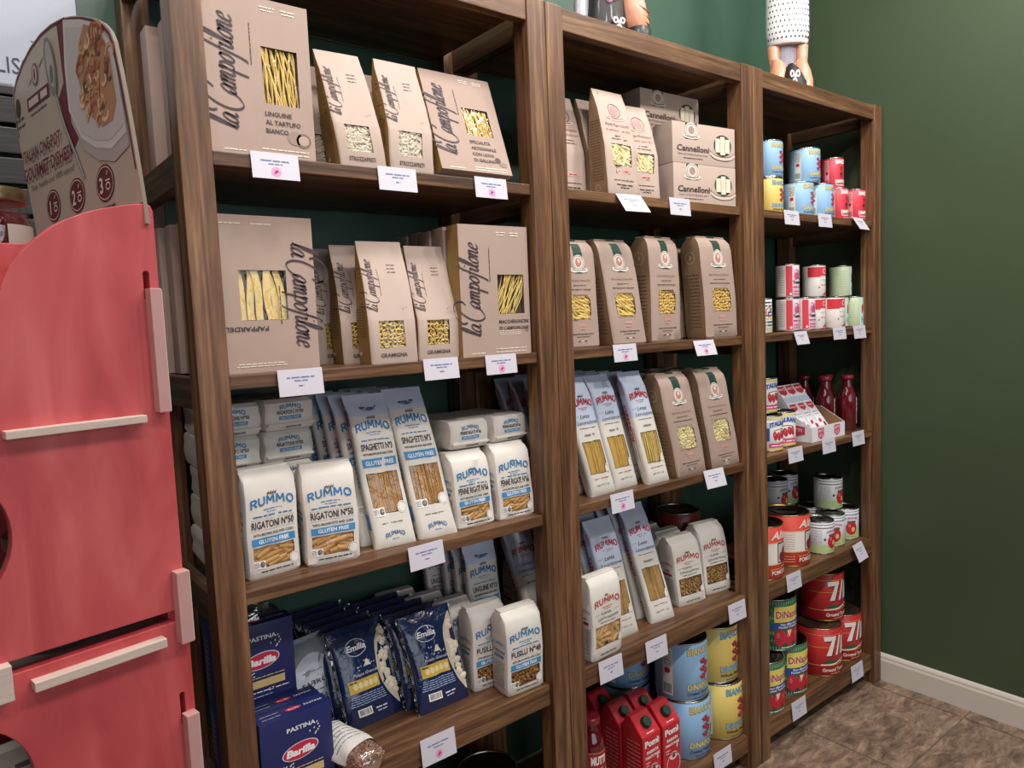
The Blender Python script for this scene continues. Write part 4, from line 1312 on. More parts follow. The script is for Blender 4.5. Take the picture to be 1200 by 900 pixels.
@proto
def alta_can(r, h):
    def draw(p, r, h):
        p.rect(-1.7 * r, .30 * h, .0 * r, .68 * h, 'e8e2d8', 0)
        for z in (.285, .685):
            p.rect(-1.7 * r, z * h, 1.7 * r, z * h + .014 * h, 'e6b878', 1)
        o = .0 * r
        p.txt('Alta', o, .755 * h, .15 * h, 'f2ece4', bold=1, shear=.35, fit=.95 * r)
        p.rect(o - .15 * r, .31 * h, o + .9 * r, .68 * h, '3a2c28', 1); p.rect(o - .10 * r, .33 * h, o + .86 * r, .66 * h, 'c9c6c0', 2)
        for a, b in ((.1, .42), (.3, .50), (.5, .42), (.25, .38)):
            p.disc(o + a * r, b * h, .16 * r, .09 * h, '7a2630', 3, 10)
        p.txt('POMODORI', o + .1 * r, .10 * h, .08 * h, 'f2e6da', bold=1, fit=1.1 * r)
        p.micro(o - .2 * r, .20 * h, .6 * r, .02 * h, 'f0a870'); p.micro(o + .3 * r, .225 * h, .4 * r, .03 * h, 'f0c890')
        for i in range(7):
            p.micro(-1.1 * r, (.62 - .045 * i) * h, .9 * r, .02 * h, 'a8a098', 1, seed=i)
        for i in range(3):
            p.micro(-1.0 * r, (.20 - .05 * i) * h, .7 * r, .022 * h, 'f0b088', 1, seed=i)
    return can_parts(r, h, paper('d8493c'), draw, lid=STEELDK, top_rim=M('gold_tin', 'c09a5c', .3, 1.0))

@proto
def pale_tomato_can(r, h):
    def draw(p, r, h):
        p.rect(-1.7 * r, .0 * h + .006, 1.7 * r, .30 * h, 'b6c98e', 0)
        p.rect(-1.7 * r, .80 * h, 1.7 * r, .825 * h, '6a5560', 1); p.rect(-1.7 * r, .90 * h, 1.7 * r, .915 * h, '4a4a50', 1)
        o = -.05 * r
        p.txt('POMODORI', o, .66 * h, .075 * h, 'c06a90', bold=1, fit=1.0 * r, arc=.03 * h); p.micro(o, .61 * h, .6 * r, .025 * h, '8a6a98')
        p.disc(o, .38 * h, .42 * r, .22 * h, 'bf2330', 1, 16); p.disc(o + .12 * r, .34 * h, .14 * r, .08 * h, 'f0b878', 2, 10); p.disc(o - .15 * r, .46 * h, .10 * r, .06 * h, 'e06a6a', 2, 8)
        for k in (-.25, -.08, .1, .26):
            p.disc(o + k * r, .58 * h, .09 * r, .03 * h, '3f5a34', 2, 6)
        p.disc(o - .62 * r, .46 * h, .09 * r, .04 * h, '3a4a6a', 1, 8)
        p.micro(o, .10 * h, .7 * r, .03 * h, '4f8a3c')
        for i in range(8):
            p.micro(-1.25 * r, (.72 - .055 * i) * h, .75 * r, .022 * h, 'a8acb4', 1, seed=i)
    return can_parts(r, h, paper('dfe2e6'), draw, lid=STEELDK)

@proto
def small_can(style, r=.038, h=.112):
    def draw(p, r, h):
        o = -.10 * r
        rr = random.Random(len(style))
        if style == 'pink':
            p.rect(-1.15 * r, .02 * h + .004, -.60 * r, .94 * h, 'd23546', 0)
            p.rect(-1.9 * r, .06 * h, -1.15 * r, .92 * h, 'd8d3cc', 0)
            for i in range(10):
                p.micro(-1.5 * r, (.8 - .07 * i) * h, .5 * r, .02 * h, '8a8580', 1, seed=i)
            for i in range(5):
                p.stroke([(o - .4 * r + rr.uniform(0, .8) * r, (.50 + rr.uniform(0, .35)) * h) for _ in range(3)], .06 * r, ['a24a8a', '35304a', 'c23a6a'][i % 3], 1)
            p.disc(o, .66 * h, .30 * r, .10 * h, 'd65a86', 1, 12)
            p.txt('Tomato', o, .42 * h, .09 * h, '35304a', bold=2, fit=.9 * r); p.micro(o, .30 * h, .9 * r, .07 * h, 'b83a78', 1); p.micro(o, .18 * h, .8 * r, .05 * h, 'c2408a', 1); p.micro(o, .10 * h, .8 * r, .04 * h, 'd23546', 1)
            p.disc(-.75 * r, .12 * h, .10 * r, .035 * h, 'f2ece8', 1, 10)
        elif style == 'white':
            p.rect(-1.6 * r, .62 * h, -.45 * r, .93 * h, 'cf2f3c', 0)
            p.rect(o - .35 * r, .66 * h, o + .7 * r, .93 * h, 'd63a48', 1); p.ring(o + .1 * r, .80 * h, .22 * r, .08 * h, .05 * r, 'f2ece8', 2)
            p.micro(o, .52 * h, .8 * r, .06 * h, 'b8d8c8', 1); p.micro(o, .36 * h, .7 * r, .05 * h, 'd67a88', 1)
            p.poly([(o - .2 * r, .03 * h + .004), (o + .7 * r, .03 * h + .004), (o + .7 * r, .26 * h)], 'c23050', 1)
            p.disc(-.6 * r, .30 * h, .08 * r, .03 * h, '6a8a6a', 1, 8)
        elif style == 'green':
            p.rect(o - .1 * r, .03 * h + .004, o + 1.1 * r, .96 * h, 'cfe6e2', 0)
            p.disc(o + .3 * r, .62 * h, .20 * r, .13 * h, 'b8303c', 1, 12); p.disc(o + .2 * r, .50 * h, .10 * r, .07 * h, '7a2a4a', 1, 10)
            p.rect(o + .0 * r, .12 * h, o + .8 * r, .34 * h, '9cc4d0', 1); p.micro(o + .3 * r, .22 * h, .5 * r, .04 * h, '5a6a8a', 2)
            for i in range(7):
                p.micro(-1.1 * r, (.8 - .08 * i) * h, .8 * r, .018 * h, '9aa888', 1, seed=i)
        else:
            for i in range(9):
                p.micro(o - .1 * r, (.86 - .09 * i) * h, 1.2 * r, .06 * h, ['2a2a34', '35507a', 'c8c06a'][i % 3], 1, seed=i)
            p.ring(o, .62 * h, .38 * r, .15 * h, .08 * r, 'cf6a8a', 2); p.stroke([(o - .2 * r, .52 * h), (o + .2 * r, .72 * h)], .08 * r, '2a2a34', 2, smooth=False)
    base = paper({'pink': 'e6cfd8', 'white': 'ebe4e0', 'green': 'c3d2ae', 'dark': 'e9e9e4'}[style])
    return can_parts(r, h, base, draw)

@proto
def plum_can(r, h):
    def draw(p, r, h):
        o = -.05 * r
        p.rect(-1.7 * r, .88 * h, 1.7 * r, .955 * h, 'e6d68a', 0); p.rect(-1.7 * r, .045 * h, 1.7 * r, .10 * h, 'e6c85a', 0)
        p.poly([(o - .95 * r, .64 * h), (o, .72 * h), (o + .95 * r, .66 * h), (o + .95 * r, .84 * h), (o, .88 * h), (o - .95 * r, .80 * h)], 'd5dcee', 0)
        p.txt('ITALRANI', o, .70 * h, .12 * h, '2f4a9a', bold=2, fit=1.5 * r, arc=.06 * h)
        p.rect(o - 1.15 * r, .30 * h, o - .75 * r, .66 * h, '39509a', 0)
        p.disc(o + .05 * r, .46 * h, .66 * r, .20 * h, 'f2efe8', 1, 20)
        for a, b in ((-.40, .44), (-.12, .42), (.16, .46), (.42, .45)):
            p.disc(o + a * r, b * h, .15 * r, .13 * h, 'b82a38', 2, 12, rot=12); p.disc(o + a * r - .03 * r, (b + .04) * h, .04 * r, .04 * h, 'e07a80', 3, 6)
        p.stroke([(o - .5 * r, .58 * h), (o, .62 * h), (o + .5 * r, .58 * h)], .05 * r, '4a5a3a', 2)
        p.rect(o - .8 * r, .12 * h, o + .8 * r, .24 * h, 'd8437a', 1); p.micro(o, .155 * h, 1.3 * r, .06 * h, 'f2e0e8', 2)
    return can_parts(r, h, paper('ecebea'), draw, lid=STEELDK)

@proto
def plain_can(r, h, col):
    return can_parts(r, h, paper(col), lambda p, r, h: p.micro(.3 * r, .5 * h, r, .05 * h, 'c9b9a0'), lid=STEELDK)

SAUCE = M('tomato_passata_in_glass', '5e0f19', .08, var=.08, scale=20, coat=1.0, spec=.6)
REDCAP = M('dark_red_lid', '8a1f30', .3, var=.04, coat=.3)
@proto
def passata(h, r, style):
    b = MB()
    b.lathe([(r * .9, 0), (r, .004), (r, h * (.70 if style == 'mutti' else .55)), (r * .96, h * (.75 if style == 'mutti' else .62)), (r * .74, h * (.81 if style == 'mutti' else .72)), (r * .56, h * (.86 if style == 'mutti' else .80)), (r * .52, h * .90), (r * .52, h * .93)], 28, SAUCE)
    c = MB(); c.lathe([(r * .66, h * .925), (r * .70, h * .935), (r * .70, h * .985), (r * .64, h)], 28, REDCAP)
    def surf(x, z, o):
        a = x / r; return ((r + o) * sin(a), -(r + o) * cos(a), z)
    p = Print(surf, step=.006)
    if style == 'mutti':
        pts = [(-.9 * r, .18 * h), (.9 * r, .18 * h), (.9 * r, .36 * h), (0, .40 * h), (-.9 * r, .36 * h)]
        p.rect(-.95 * r, .28 * h, .95 * r, .68 * h, 'd9b98c', 0)
        p.poly([(-.9 * r, .675 * h), (.9 * r, .675 * h), (.9 * r, .52 * h), (.45 * r, .46 * h), (0, .44 * h), (-.45 * r, .46 * h), (-.9 * r, .52 * h)], 'a8242c', 1)
        p.txt('MUTTI', 0, .56 * h, .022, 'f6f0ea', bold=2, fit=1.2 * r, layer=3); p.micro(0, .51 * h, .7 * r, .006, 'd98a80', 3)
        p.disc(0, .36 * h, .3 * r, .05 * h, 'c2402c', 2, 12)
    else:
        p.rect(.05 * r, .12 * h, .60 * r, .60 * h, 'b98a98', 0)
        p.txt('MUTTI', .33 * r, .36 * h, .3 * r, 'f6eef0', bold=1, rot=0, fit=.46 * r); p.micro(.33 * r, .28 * h, .4 * r, .010, '7a2a44', 1); p.micro(.33 * r, .20 * h, .4 * r, .008, '7a2a44', 1)
        p.rect(.10 * r, .46 * h, .55 * r, .58 * h, 'd8cdd4', 1); p.micro(.33 * r, .50 * h, .35 * r, .01, 'a83a5a', 2)
    return [('bottle_body', b.mesh('bottle_body')), ('lid', c.mesh('lid')), ('label_print', p.mesh())]

REDCARD = M('red_carton', 'c92734', .38, var=.03, scale=14, coat=.3)
@proto
def pomi_carton(w=.075, d=.075, h1=.168, h2=.213):
    a = w / 2; mb = MB()
    yk = d * .62
    vs = [(-a, 0, 0), (a, 0, 0), (a, d, 0), (-a, d, 0), (-a, 0, h1), (a, 0, h1), (a, d, h1 + .012), (-a, d, h1 + .012), (-a * .94, yk, h2), (a * .94, yk, h2), (a * .94, yk + .016, h2), (-a * .94, yk + .016, h2)]
    mb.add(vs, [(0, 3, 2, 1), (0, 1, 5, 4), (1, 2, 6, 5), (2, 3, 7, 6), (3, 0, 4, 7), (4, 5, 9, 8), (6, 7, 11, 10), (8, 9, 10, 11), (5, 6, 10, 9), (7, 4, 8, 11)], REDCARD)
    bm = bmesh.new(); me = mb.mesh('carton_body'); bm.from_mesh(me)
    bmesh.ops.bevel(bm, geom=bm.edges[:], offset=.0014, segments=2, affect='EDGES'); bm.to_mesh(me); bm.free()
    c = MB(); gm = M('dark_green_cap', '17402f', .35, var=.05, coat=.3)
    ang = math.atan2(h2 - h1, yk)
    c.lathe([(.0155, 0), (.0155, .004)], 24, gm)
    pr = []
    c.lathe([(.0140, .004), (.0142, .0145), (.0125, .0165)], 24, gm)
    for i in range(24):
        q = 2 * pi * i / 24
        c.box(-.0006, .0006, .0138, .0148, .005, .0145, gm)
        for v in range(len(c.v) - 8, len(c.v)):
            x, y, z = c.v[v]; c.v[v] = (x * cos(q) - y * sin(q), x * sin(q) + y * cos(q), z)
    cy, cz = yk * .52, h1 + (h2 - h1) * .52
    R_ = Matrix.Translation((0, cy, cz)) @ Matrix.Rotation(ang, 4, 'X')
    c.v = [tuple(R_ @ Vector(v)) for v in c.v]
    p = Print(lambda x, z, o: (x, -o, z), step=1)
    q = Print(lambda x, z, o: (x, cos(ang) * z - sin(ang) * o, h1 + sin(ang) * z + cos(ang) * o), step=1)
    q.micro(0, .006, .03, .004, 'f2d8d4')
    p.txt('Pomì', 0, .138, .018, 'f6f2ee', bold=2, fit=.058)
    p.txt('PASSATA', .002, .117, .0085, 'f6f2ee', bold=2, fit=.048, shear=.12); p.txt('TOMATO PUREE', .0, .103, .0075, 'f6f2ee', bold=2, fit=.060, shear=.12)
    p.micro(-.018, .090, .018, .005, 'f0d0cc'); p.micro(-.018, .082, .014, .005, 'f0d0cc')
    p.disc(.006, .070, .017, .012, 'e8ddd2', 1, 14); p.disc(.006, .070, .007, .006, '8a2a28', 2, 10); p.disc(.022, .096, .004, .007, 'f0c8c4', 1, 6)
    p.ring(.005, .045, .030, .034, .003, 'f0c8c4', 1)
    s = Print(lambda x, z, o: (-a - o, d / 2 - x, z), step=1)
    for i in range(11):
        s.micro(.004, .145 - .012 * i, .05, .006, 'd08a88', seed=i)
    return [('carton_body', me), ('screw_cap', c.mesh('screw_cap')), ('label_print', p.mesh()), ('label_print', q.mesh()), ('label_print', s.mesh())]

# ------------------------------------------------------------------ price cards
def tag_parts(w, h, stamp, seed, tilt):
    def sf(x, z, o):
        return (x, -.0012 - o - tilt * (h - z) , z)
    b = MB()
    vs = [(-w / 2, 0, h), (w / 2, 0, h), (w / 2, -tilt * h, 0), (-w / 2, -tilt * h, 0)]
    vs += [(x, y - .0012, z) for x, y, z in vs]
    b.add(vs, [(0, 1, 2, 3), (4, 7, 6, 5), (0, 4, 5, 1), (1, 5, 6, 2), (2, 6, 7, 3), (3, 7, 4, 0)], CARDW)
    p = Print(sf, step=1, base=.0003, lay=.0001)
    p.micro(0, .66 * h, .62 * w, .0040, '6f78a8', seed=seed); p.micro(0, .54 * h, .30 * w, .0034, '6f78a8', seed=seed + 1)
    if stamp:
        p.disc(0, .27 * h, .105 * w, .105 * w, 'e59ac4', 0, 16); p.stroke([(-.03 * w, .20 * h), (.01 * w, .30 * h), (.04 * w, .26 * h)], .004, '9a3a6a', 1)
    else:
        p.micro(0, .34 * h, .12 * w, .0040, '7a80a0', seed=seed + 2)
    clip = MB(); clip.box(-w * .46, w * .46, 0, .0025, h - .004, h - .0028, film_mat('clear_clip_plastic', gloss=.2, rough=.1))
    return [('card', b.mesh('card')), ('label_print', p.mesh('label_print')), ('clip', clip.mesh('clip'))]
TAGS = [  # shelf row, x, top z, height, stamp, tilt, yaw, label
 (0, .159, 1.748, .046, 1, .10, 0, 'white price card with pink stamp under the truffle linguine box'),
 (0, .403, 1.746, .046, 0, .10, 0, 'white price card under the right-hand strozzapreti bag'),
 (0, .632, 1.746, .044, 1, .10, 0, 'white price card with pink stamp under the leaning kraft box'),
 (1, .178, 1.366, .048, 0, .12, 1, 'white price card under the pappardelle box'),
 (1, .482, 1.366, .044, 0, .12, 0, 'white price card under the right-hand gramigna bag'),
 (1, .639, 1.364, .043, 1, .10, 0, 'white price card with pink stamp under the maccheroncini box'),
 (2, .421, .985, .048, 0, .15, 2, 'white price card under the gluten free spaghetti'),
 (3, .426, .570, .056, 1, .12, 0, 'white price card with pink stamp below the blue gnocchi packs'),
 (0, 1.064, 1.742, .048, 0, .75, -4, 'white price card tilted forward under the tall red-printed kraft bag'),
 (0, 1.267, 1.747, .046, 0, .10, 0, 'white price card under the left end of the cannelloni boxes'),
 (1, 1.036, 1.366, .044, 1, .12, 0, 'white price card with pink stamp under the trofie bags'),
 (1, 1.356, 1.360, .042, 1, .35, -3, 'white price card with small stamp under the rightmost kraft bag at eye level'),
 (2, 1.008, .987, .048, 1, .12, 1, 'white price card with pink stamp under the red-lettered spaghetti'),
 (2, 1.390, .986, .050, 0, .30, -3, 'white price card under the rightmost kraft bag of the spaghetti shelf'),
 (3, .949, .565, .056, 0, .10, 0, 'leftmost white price card under the brown wholewheat spaghetti'),
 (3, 1.126, .562, .056, 0, .10, 0, 'middle white price card on the wholewheat spaghetti shelf'),
 (3, 1.494, .560, .056, 0, .10, 0, 'rightmost white price card on the wholewheat spaghetti shelf'),
 (4, 1.410, .126, .053, 0, .10, 0, 'white price card under the yellow whole peeled cans'),
 (0, 1.817, 1.747, .045, 0, .10, 0, 'white price card under the big blue cans on the top can shelf'),
 (0, 2.019, 1.748, .044, 0, .10, 0, 'middle white price card on the top can shelf'),
 (0, 2.238, 1.747, .044, 0, .60, 5, 'white price card tilted forward under the red cans'),
 (1, 1.860, 1.364, .042, 0, .30, 4, 'white price card under the pink patterned small cans'),
 (1, 2.111, 1.368, .042, 0, .12, 0, 'white price card under the white and red small cans'),
 (1, 2.252, 1.369, .046, 0, .12, 0, 'white price card under the pale green small cans'),
 (2, 1.826, .988, .048, 0, .10, 0, 'white price card under the yellow-rimmed plum tomato cans'),
 (2, 2.036, .990, .050, 0, .10, 0, 'white price card under the white tomato paste tray'),
 (2, 2.242, .988, .050, 0, .10, 0, 'white price card under the passata bottles'),
 (3, 1.809, .572, .055, 0, .10, 0, 'white price card under the big orange-red cans'),
 (3, 2.231, .576, .056, 0, .45, 6, 'white price card tilted under the pale green and white cans'),
 (4, 1.833, .128, .060, 0, .10, 0, 'white price card on the bottom edge under the green lattice cans'),
 (4, 2.230, .120, .058, 0, .10, 0, 'white price card on the bottom edge under the big red cans'),
]
for i, (row, x, zt, h, st, tl, yw, lab) in enumerate(TAGS):
    thing('price_card', lab, 'price tag', (x, .0084 if yw == 0 else .0070, zt - h), yw, tag_parts(.085, h, st, i * 3, tl), 'price cards on the shelf edges')
# ------------------------------------------------------------------ bookcase 1, shelf 1 (top)
Z1, Z2, Z3, Z4, Z5 = ZS
ORD = ['first', 'second', 'third', 'fourth', 'fifth', 'sixth', 'seventh', 'eighth']
def bag(name, label, x, y, z, yaw, parts, group=None, cat='pasta bag', **k):
    return thing(name, label, cat, (x, y, z), yaw, parts, group, **k)
def boxy(name, label, x, y, z, yaw, parts, group=None, cat='pasta box', **k):
    return thing(name, label, cat, (x, y, z), yaw, parts, group, **k)

G = 'kraft pasta boxes on the top left shelf'
boxy('pasta_box', 'kraft linguine box with white truffle picture at the left of the top shelf', .1455, .012, Z1, 0, campo_box(('LINGUINE', 'AL TARTUFO', 'BIANCO'), 'nest', h=.268, style=1), G)
for i, (y, dx) in enumerate(((.066, -.006), (.140, -.026), (.215, -.040))):
    boxy('pasta_box', f'kraft box {ORD[i + 1]} from the front behind the truffle linguine box', .1455 + dx, y, Z1, 0, campo_box((), '', h=(.262, .255, .262)[i], front=False), G)
G = 'kraft strozzapreti bags on the top shelf'
SB = campo_bag('STROZZAPRETI', 'strozzapreti', h=.225, w=.108)
bag('pasta_bag', 'kraft strozzapreti bag with window, the left one of the front pair', .338, .018, Z1, -4, campo_bag('STROZZAPRETI', 'strozzapreti', h=.226, w=.096, sk=-.10), G)
bag('pasta_bag', 'kraft strozzapreti bag with window, the right one of the front pair', .445, .014, Z1, 0, campo_bag('STROZZAPRETI', 'strozzapreti', h=.228, w=.102, seed=3), G)
bag('pasta_bag', 'shaded kraft strozzapreti bag standing behind the right front one', .420, .100, Z1, -3, SB, G)
bag('pasta_bag', 'shaded kraft strozzapreti bag standing behind the left front one', .300, .110, Z1, -5, SB, G)
boxy('pasta_box', 'kraft egg pasta box leaning back at the right of the top shelf', .606, .013, Z1 + .0149, 0, campo_box(('SPECIALITÀ', 'ARTIGIANALE', 'CON UOVA', 'DI GALLINA'), 'nest', h=.236, style=2), None, lean=19)
boxy('pasta_box', 'upright kraft box behind the leaning egg pasta box', .606, .150, Z1, 0, campo_box((), '', h=.20, front=False), None)

# shelf 2
G = 'kraft pasta boxes on the second left shelf'
boxy('pasta_box', 'kraft pappardelle box standing upside down beside the left post', .1465, .056, Z2, 0, campo_box((), 'ribbon', style=3, flip=True), G)
for i in range(4):
    boxy('pasta_box', f'kraft box {ORD[i + 1]} from the front behind the upside-down pappardelle box', .1465 - .009 * (i + 1), .108 + .054 * i, Z2, 0, campo_box((), '', front=False), G)
G = 'kraft gramigna bags on the second left shelf'
GB = campo_bag('GRAMIGNA', 'gramigna', h=.247, w=.103, seed=2)
bag('pasta_bag', 'kraft gramigna bag with window, left one of the front pair', .384, .022, Z2, -5, GB, G)
bag('pasta_bag', 'kraft gramigna bag with window, right one beside the box', .503, .040, Z2, -2, campo_bag('GRAMIGNA', 'gramigna', h=.243, w=.102, seed=5), G)
for i in range(3):
    bag('pasta_bag', f'kraft gramigna bag {ORD[i + 1]} from the front in the left file', .362 - .022 * i, .100 + .078 * i, Z2, -5, GB, G)
bag('pasta_bag', 'kraft gramigna bag behind the right front one', .497, .118, Z2, -2, GB, G)
G = 'kraft maccheroncini boxes in a file'
boxy('pasta_box', 'kraft maccheroncini box with window at the front of its file', .6445, .022, Z2, -2, campo_box(('MACCHERONCINI', 'DI CAMPOFILONE'), 'nest_diag', h=.285), G)
for i in range(6):
    boxy('pasta_box', f'kraft box {ORD[i + 1]} from the front in the maccheroncini file', .642 - .004 * (i % 2), .078 + .050 * i, Z2, -.5, campo_box((), '', h=.285 - .003 * (i % 2), front=False), G)

# shelf 3
G = 'white rigatoni bags on the middle left shelf'
bag('pasta_bag', 'white gluten free rigatoni bag beside the left post', .1275, .060, Z3, 5, rummo_short('RIGATONI Nº50', 'rigatoni', h=.202, w=.105), G)
bag('pasta_bag', 'white gluten free rigatoni bag second from the left post', .2395, .044, Z3, -9, rummo_short('RIGATONI Nº50', 'rigatoni', h=.192, w=.108, ln=.08, seed=4), G)
RL = rummo_lying('RIGATONI Nº50'); RL2 = rummo_lying('RIGATONI Nº50', seed=4)
LEV = ['lowest', 'second lowest', 'middle', 'second highest', 'topmost']
for k in range(5):
    for c, x in enumerate((.097, .207)):
        bag('pasta_bag', f'white rigatoni bag lying flat, {LEV[k]} of the {["left", "right"][c]} stack', x + .004 * ((k * 7 + c) % 3 - 1), .142 + .003 * (k % 2) + (.012 if c else 0), Z3 + .0645 * k, ((k * 5 + c * 3) % 5 - 2) * .8, RL if (k + c) % 2 else RL2, 'white rigatoni bags lying in two stacks')
G = 'white gluten free spaghetti bags'
ST = rummo_tall('SPAGHETTI Nº3', 'spaghetti_brown', ln=.25, sk=-.06)
ST2 = rummo_tall('SPAGHETTI Nº3', 'spaghetti_brown', ln=.27, sk=-.09, seed=3, h=.320)
STL = rummo_tall('SPAGHETTI Nº3', '', ln=.25, sk=-.06, lite=True, seed=2)
bag('pasta_bag', 'white gluten free spaghetti bag leaning back, left of the front pair', .380, .050, Z3, -5, ST, G)
bag('pasta_bag', 'white gluten free spaghetti bag leaning back, right of the front pair', .482, .042, Z3, -5, ST2, G)
for i in range(5):
    bag('pasta_bag', f'white spaghetti bag {ORD[i + 1]} from the front in the left leaning file', .368 - .010 * i, .092 + .040 * i, Z3, -5, STL, G)
for i in range(4):
    bag('pasta_bag', f'white spaghetti bag {ORD[i + 1]} from the front in the right leaning file', .474 - .008 * i, .086 + .042 * i, Z3, -5, STL, G)
G = 'white penne rigate bags'
bag('pasta_bag', 'white gluten free penne bag standing beside the spaghetti', .5825, .046, Z3, 0, rummo_short('PENNE RIGATE Nº66', 'penne', h=.168, w=.103, sk=-.05, ln=.05), G)
bag('pasta_bag', 'white gluten free penne bag standing beside the right post', .6920, .036, Z3, -2, rummo_short('PENNE RIGATE Nº66', 'penne', h=.172, w=.103, ln=.06, sk=-.03, seed=6), G)
PL0 = rummo_short('PENNE RIGATE Nº66', '', h=.168, w=.103, d=.062, front=False)
for i, (x, y) in enumerate(((.590, .132), (.702, .128), (.592, .205), (.704, .202))):
    bag('pasta_bag', ['white penne bag hidden behind the one beside the spaghetti', 'white penne bag hidden behind the one beside the right post', 'rearmost white penne bag on the left of its block', 'rearmost white penne bag on the right of its block'][i], x, y, Z3, 0, PL0, G)
PY = rummo_lying('PENNE RIGATE Nº66', seed=2); PY2 = rummo_lying('PENNE RIGATE Nº66', seed=5, hh=.060)
bag('pasta_bag', 'white penne bag lying on top of the standing penne, left', .594, .075, Z3 + .1745, -3, PY, G)
bag('pasta_bag', 'white penne bag lying on top of the standing penne, right', .7105, .072, Z3 + .1770, 3, PY2, G)

# shelf 4
G = 'navy pastina boxes'
PB = pastina_box()
boxy('pasta_box', 'navy pastina box at the front left of the lower shelf', .134, .028, Z4, 0, PB, G)
boxy('pasta_box', 'navy pastina box directly behind the front one', .131, .0725, Z4, 0, PB, G)
boxy('pasta_box', 'navy pastina box under the upper one of the rear stack', .105, .122, Z4, 0, PB, G)
boxy('pasta_box', 'navy pastina box on top of the rear stack', .103, .121, Z4 + .1525, -1, PB, G)
boxy('pasta_box', 'shaded navy pastina box at the back beside the wall, lower', .099, .172, Z4, 0, PB, G)
boxy('pasta_box', 'shaded navy pastina box at the back beside the wall, upper', .097, .171, Z4 + .1525, 0, PB, G)

def grain_sack():
    bean = M('farro_grains', 'b08a76', .6, var=.15, scale=160)
    mb = MB(); rr = random.Random(2); n = 20
    rings = [(.0, .008), (.006, .024), (.02, .034), (.06, .037), (.12, .037), (.17, .035), (.195, .028), (.21, .012)]
    def sf(a, t, o):
        for i in range(len(rings) - 1):
            if t <= rings[i + 1][0]:
                s = (t - rings[i][0]) / (rings[i + 1][0] - rings[i][0]); r = rings[i][1] * (1 - s) + rings[i + 1][1] * s; break
        r += o + .0012 * sin(5 * a + 60 * t)
        return (1.12 * r * cos(a), t, max(.0, .030 + .85 * r * sin(a)))
    ts = [0, .003, .006, .013, .02, .04, .06, .09, .12, .145, .17, .185, .195, .205, .21]
    vs = [sf(2 * pi * i / n, t, 0) for t in ts for i in range(n)]
    fs = [(j * n + i, (j + 1) * n + i, (j + 1) * n + (i + 1) % n, j * n + (i + 1) % n) for j in range(len(ts) - 1) for i in range(n)]
    mb.add(vs, fs, WRAP, True); mb.add(vs[:n], [tuple(range(n))], WRAP); mb.add(vs[-n:], [tuple(reversed(range(n)))], WRAP)
    core = MB()
    vs = [sf(2 * pi * i / n, t, -.004) for t in ts[2:-2] for i in range(n)]; k = len(ts) - 4
    core.add(vs, [(j * n + i, (j + 1) * n + i, (j + 1) * n + (i + 1) % n, j * n + (i + 1) % n) for j in range(k - 1) for i in range(n)], bean, True)
    core.add(vs[:n], [tuple(range(n))], bean)
    g = MB()
    for i in range(900):
        a = rr.uniform(.0, pi); t = rr.uniform(.004, .20)
        c = Vector(sf(a, t, -.0035)); 
        d = Vector((rr.uniform(-1, 1), rr.uniform(-1, 1), rr.uniform(-.5, .5))).normalized()
        g.tube([c - d * .0032, c, c + d * .0032], [.0006, .0019, .0006], 5, M('farro_grain' + str(i % 3), ['c29a84', 'a87a64', 'd6b49c'][i % 3], .6, var=.05))
    def lab(x, z, o):
        return sf(pi / 2 - x / .034, .195 - z, o + .0015)
    p = Print(lab, step=.008)
    p.rect(-.052, .045, .052, .155, 'e6e3df', 0)
    p.rect(-.045, .075, .040, .0765, '4a4a4a', 1); p.rect(-.045, .112, .040, .1135, '4a4a4a', 1); p.ring(-.01, .094, .006, .006, .0008, '5a5a5a', 1)
    for i in range(7):
        p.micro(-.004, .052 + .012 * i, .07, .0042, '7a7a7a', 1, seed=i)
    return [('wrapper', mb.mesh('wrapper')), ('grain_fill', core.mesh('grain_fill'), 'stuff', [('grains', g.mesh('grains'), 'stuff')]), ('label_print', p.mesh())]
thing('grain_bag', 'clear bag of pinkish grain with white label lying at the shelf edge', 'grain bag', (.258, -.040, Z4 + .0006), 12, grain_sack())

def oval_sack():
    P = Pouch(.115, .20, .05, prof_tall, 5, M('grey_clear_pack', '9aa0a6', .2, var=.1, scale=20, coat=.6), (), seed=3, wr=.003)
    p = Print(P.surf)
    p.disc(.004, .105, .050, .065, 'e4e8f2', 0, 26); p.txt('FARRO', .008, .098, .010, '39415f', bold=1, fit=.064); p.micro(.004, .082, .05, .004, '39415f'); p.micro(.004, .128, .05, .004, '5a76b0')
    p.stroke([(-.035, .066), (.004, .058), (.043, .066)], .003, '5a76b0', 1)
    return P.parts + [('label_print', p.mesh())]
thing('grain_bag', 'grey clear bag with oval white label between navy boxes and gnocchi', 'grain bag', (.240, .215, Z4), 10, oval_sack())

def crumple():
    mb = MB(); rr = random.Random(6); n = 14; vs = []
    for j in range(8):
        for i in range(n):
            a = 2 * pi * i / n; t = j / 7
            r = (.055 - .03 * t) * (1 + rr.uniform(-.25, .25))
            vs.append((r * cos(a) * 1.1, r * sin(a) * .6, t * .075 + rr.uniform(-.004, .004) * (j > 0)))
    mb.add(vs, [(j * n + i, j * n + (i + 1) % n, (j + 1) * n + (i + 1) % n, (j + 1) * n + i) for j in range(7) for i in range(n)], WRAP)
    tie = MB(); tie.lathe([(.012, .058), (.014, .062), (.012, .066)], 12, M('white_twist_tie', 'd9dbe0', .5))
    return [('wrapper', mb.mesh('wrapper')), ('twist_tie', tie.mesh('twist_tie'))]
thing('plastic_bag', 'crumpled clear plastic bag on top of the rear navy boxes', 'plastic bag', (.100, .182, Z4 + .3055), 0, crumple())

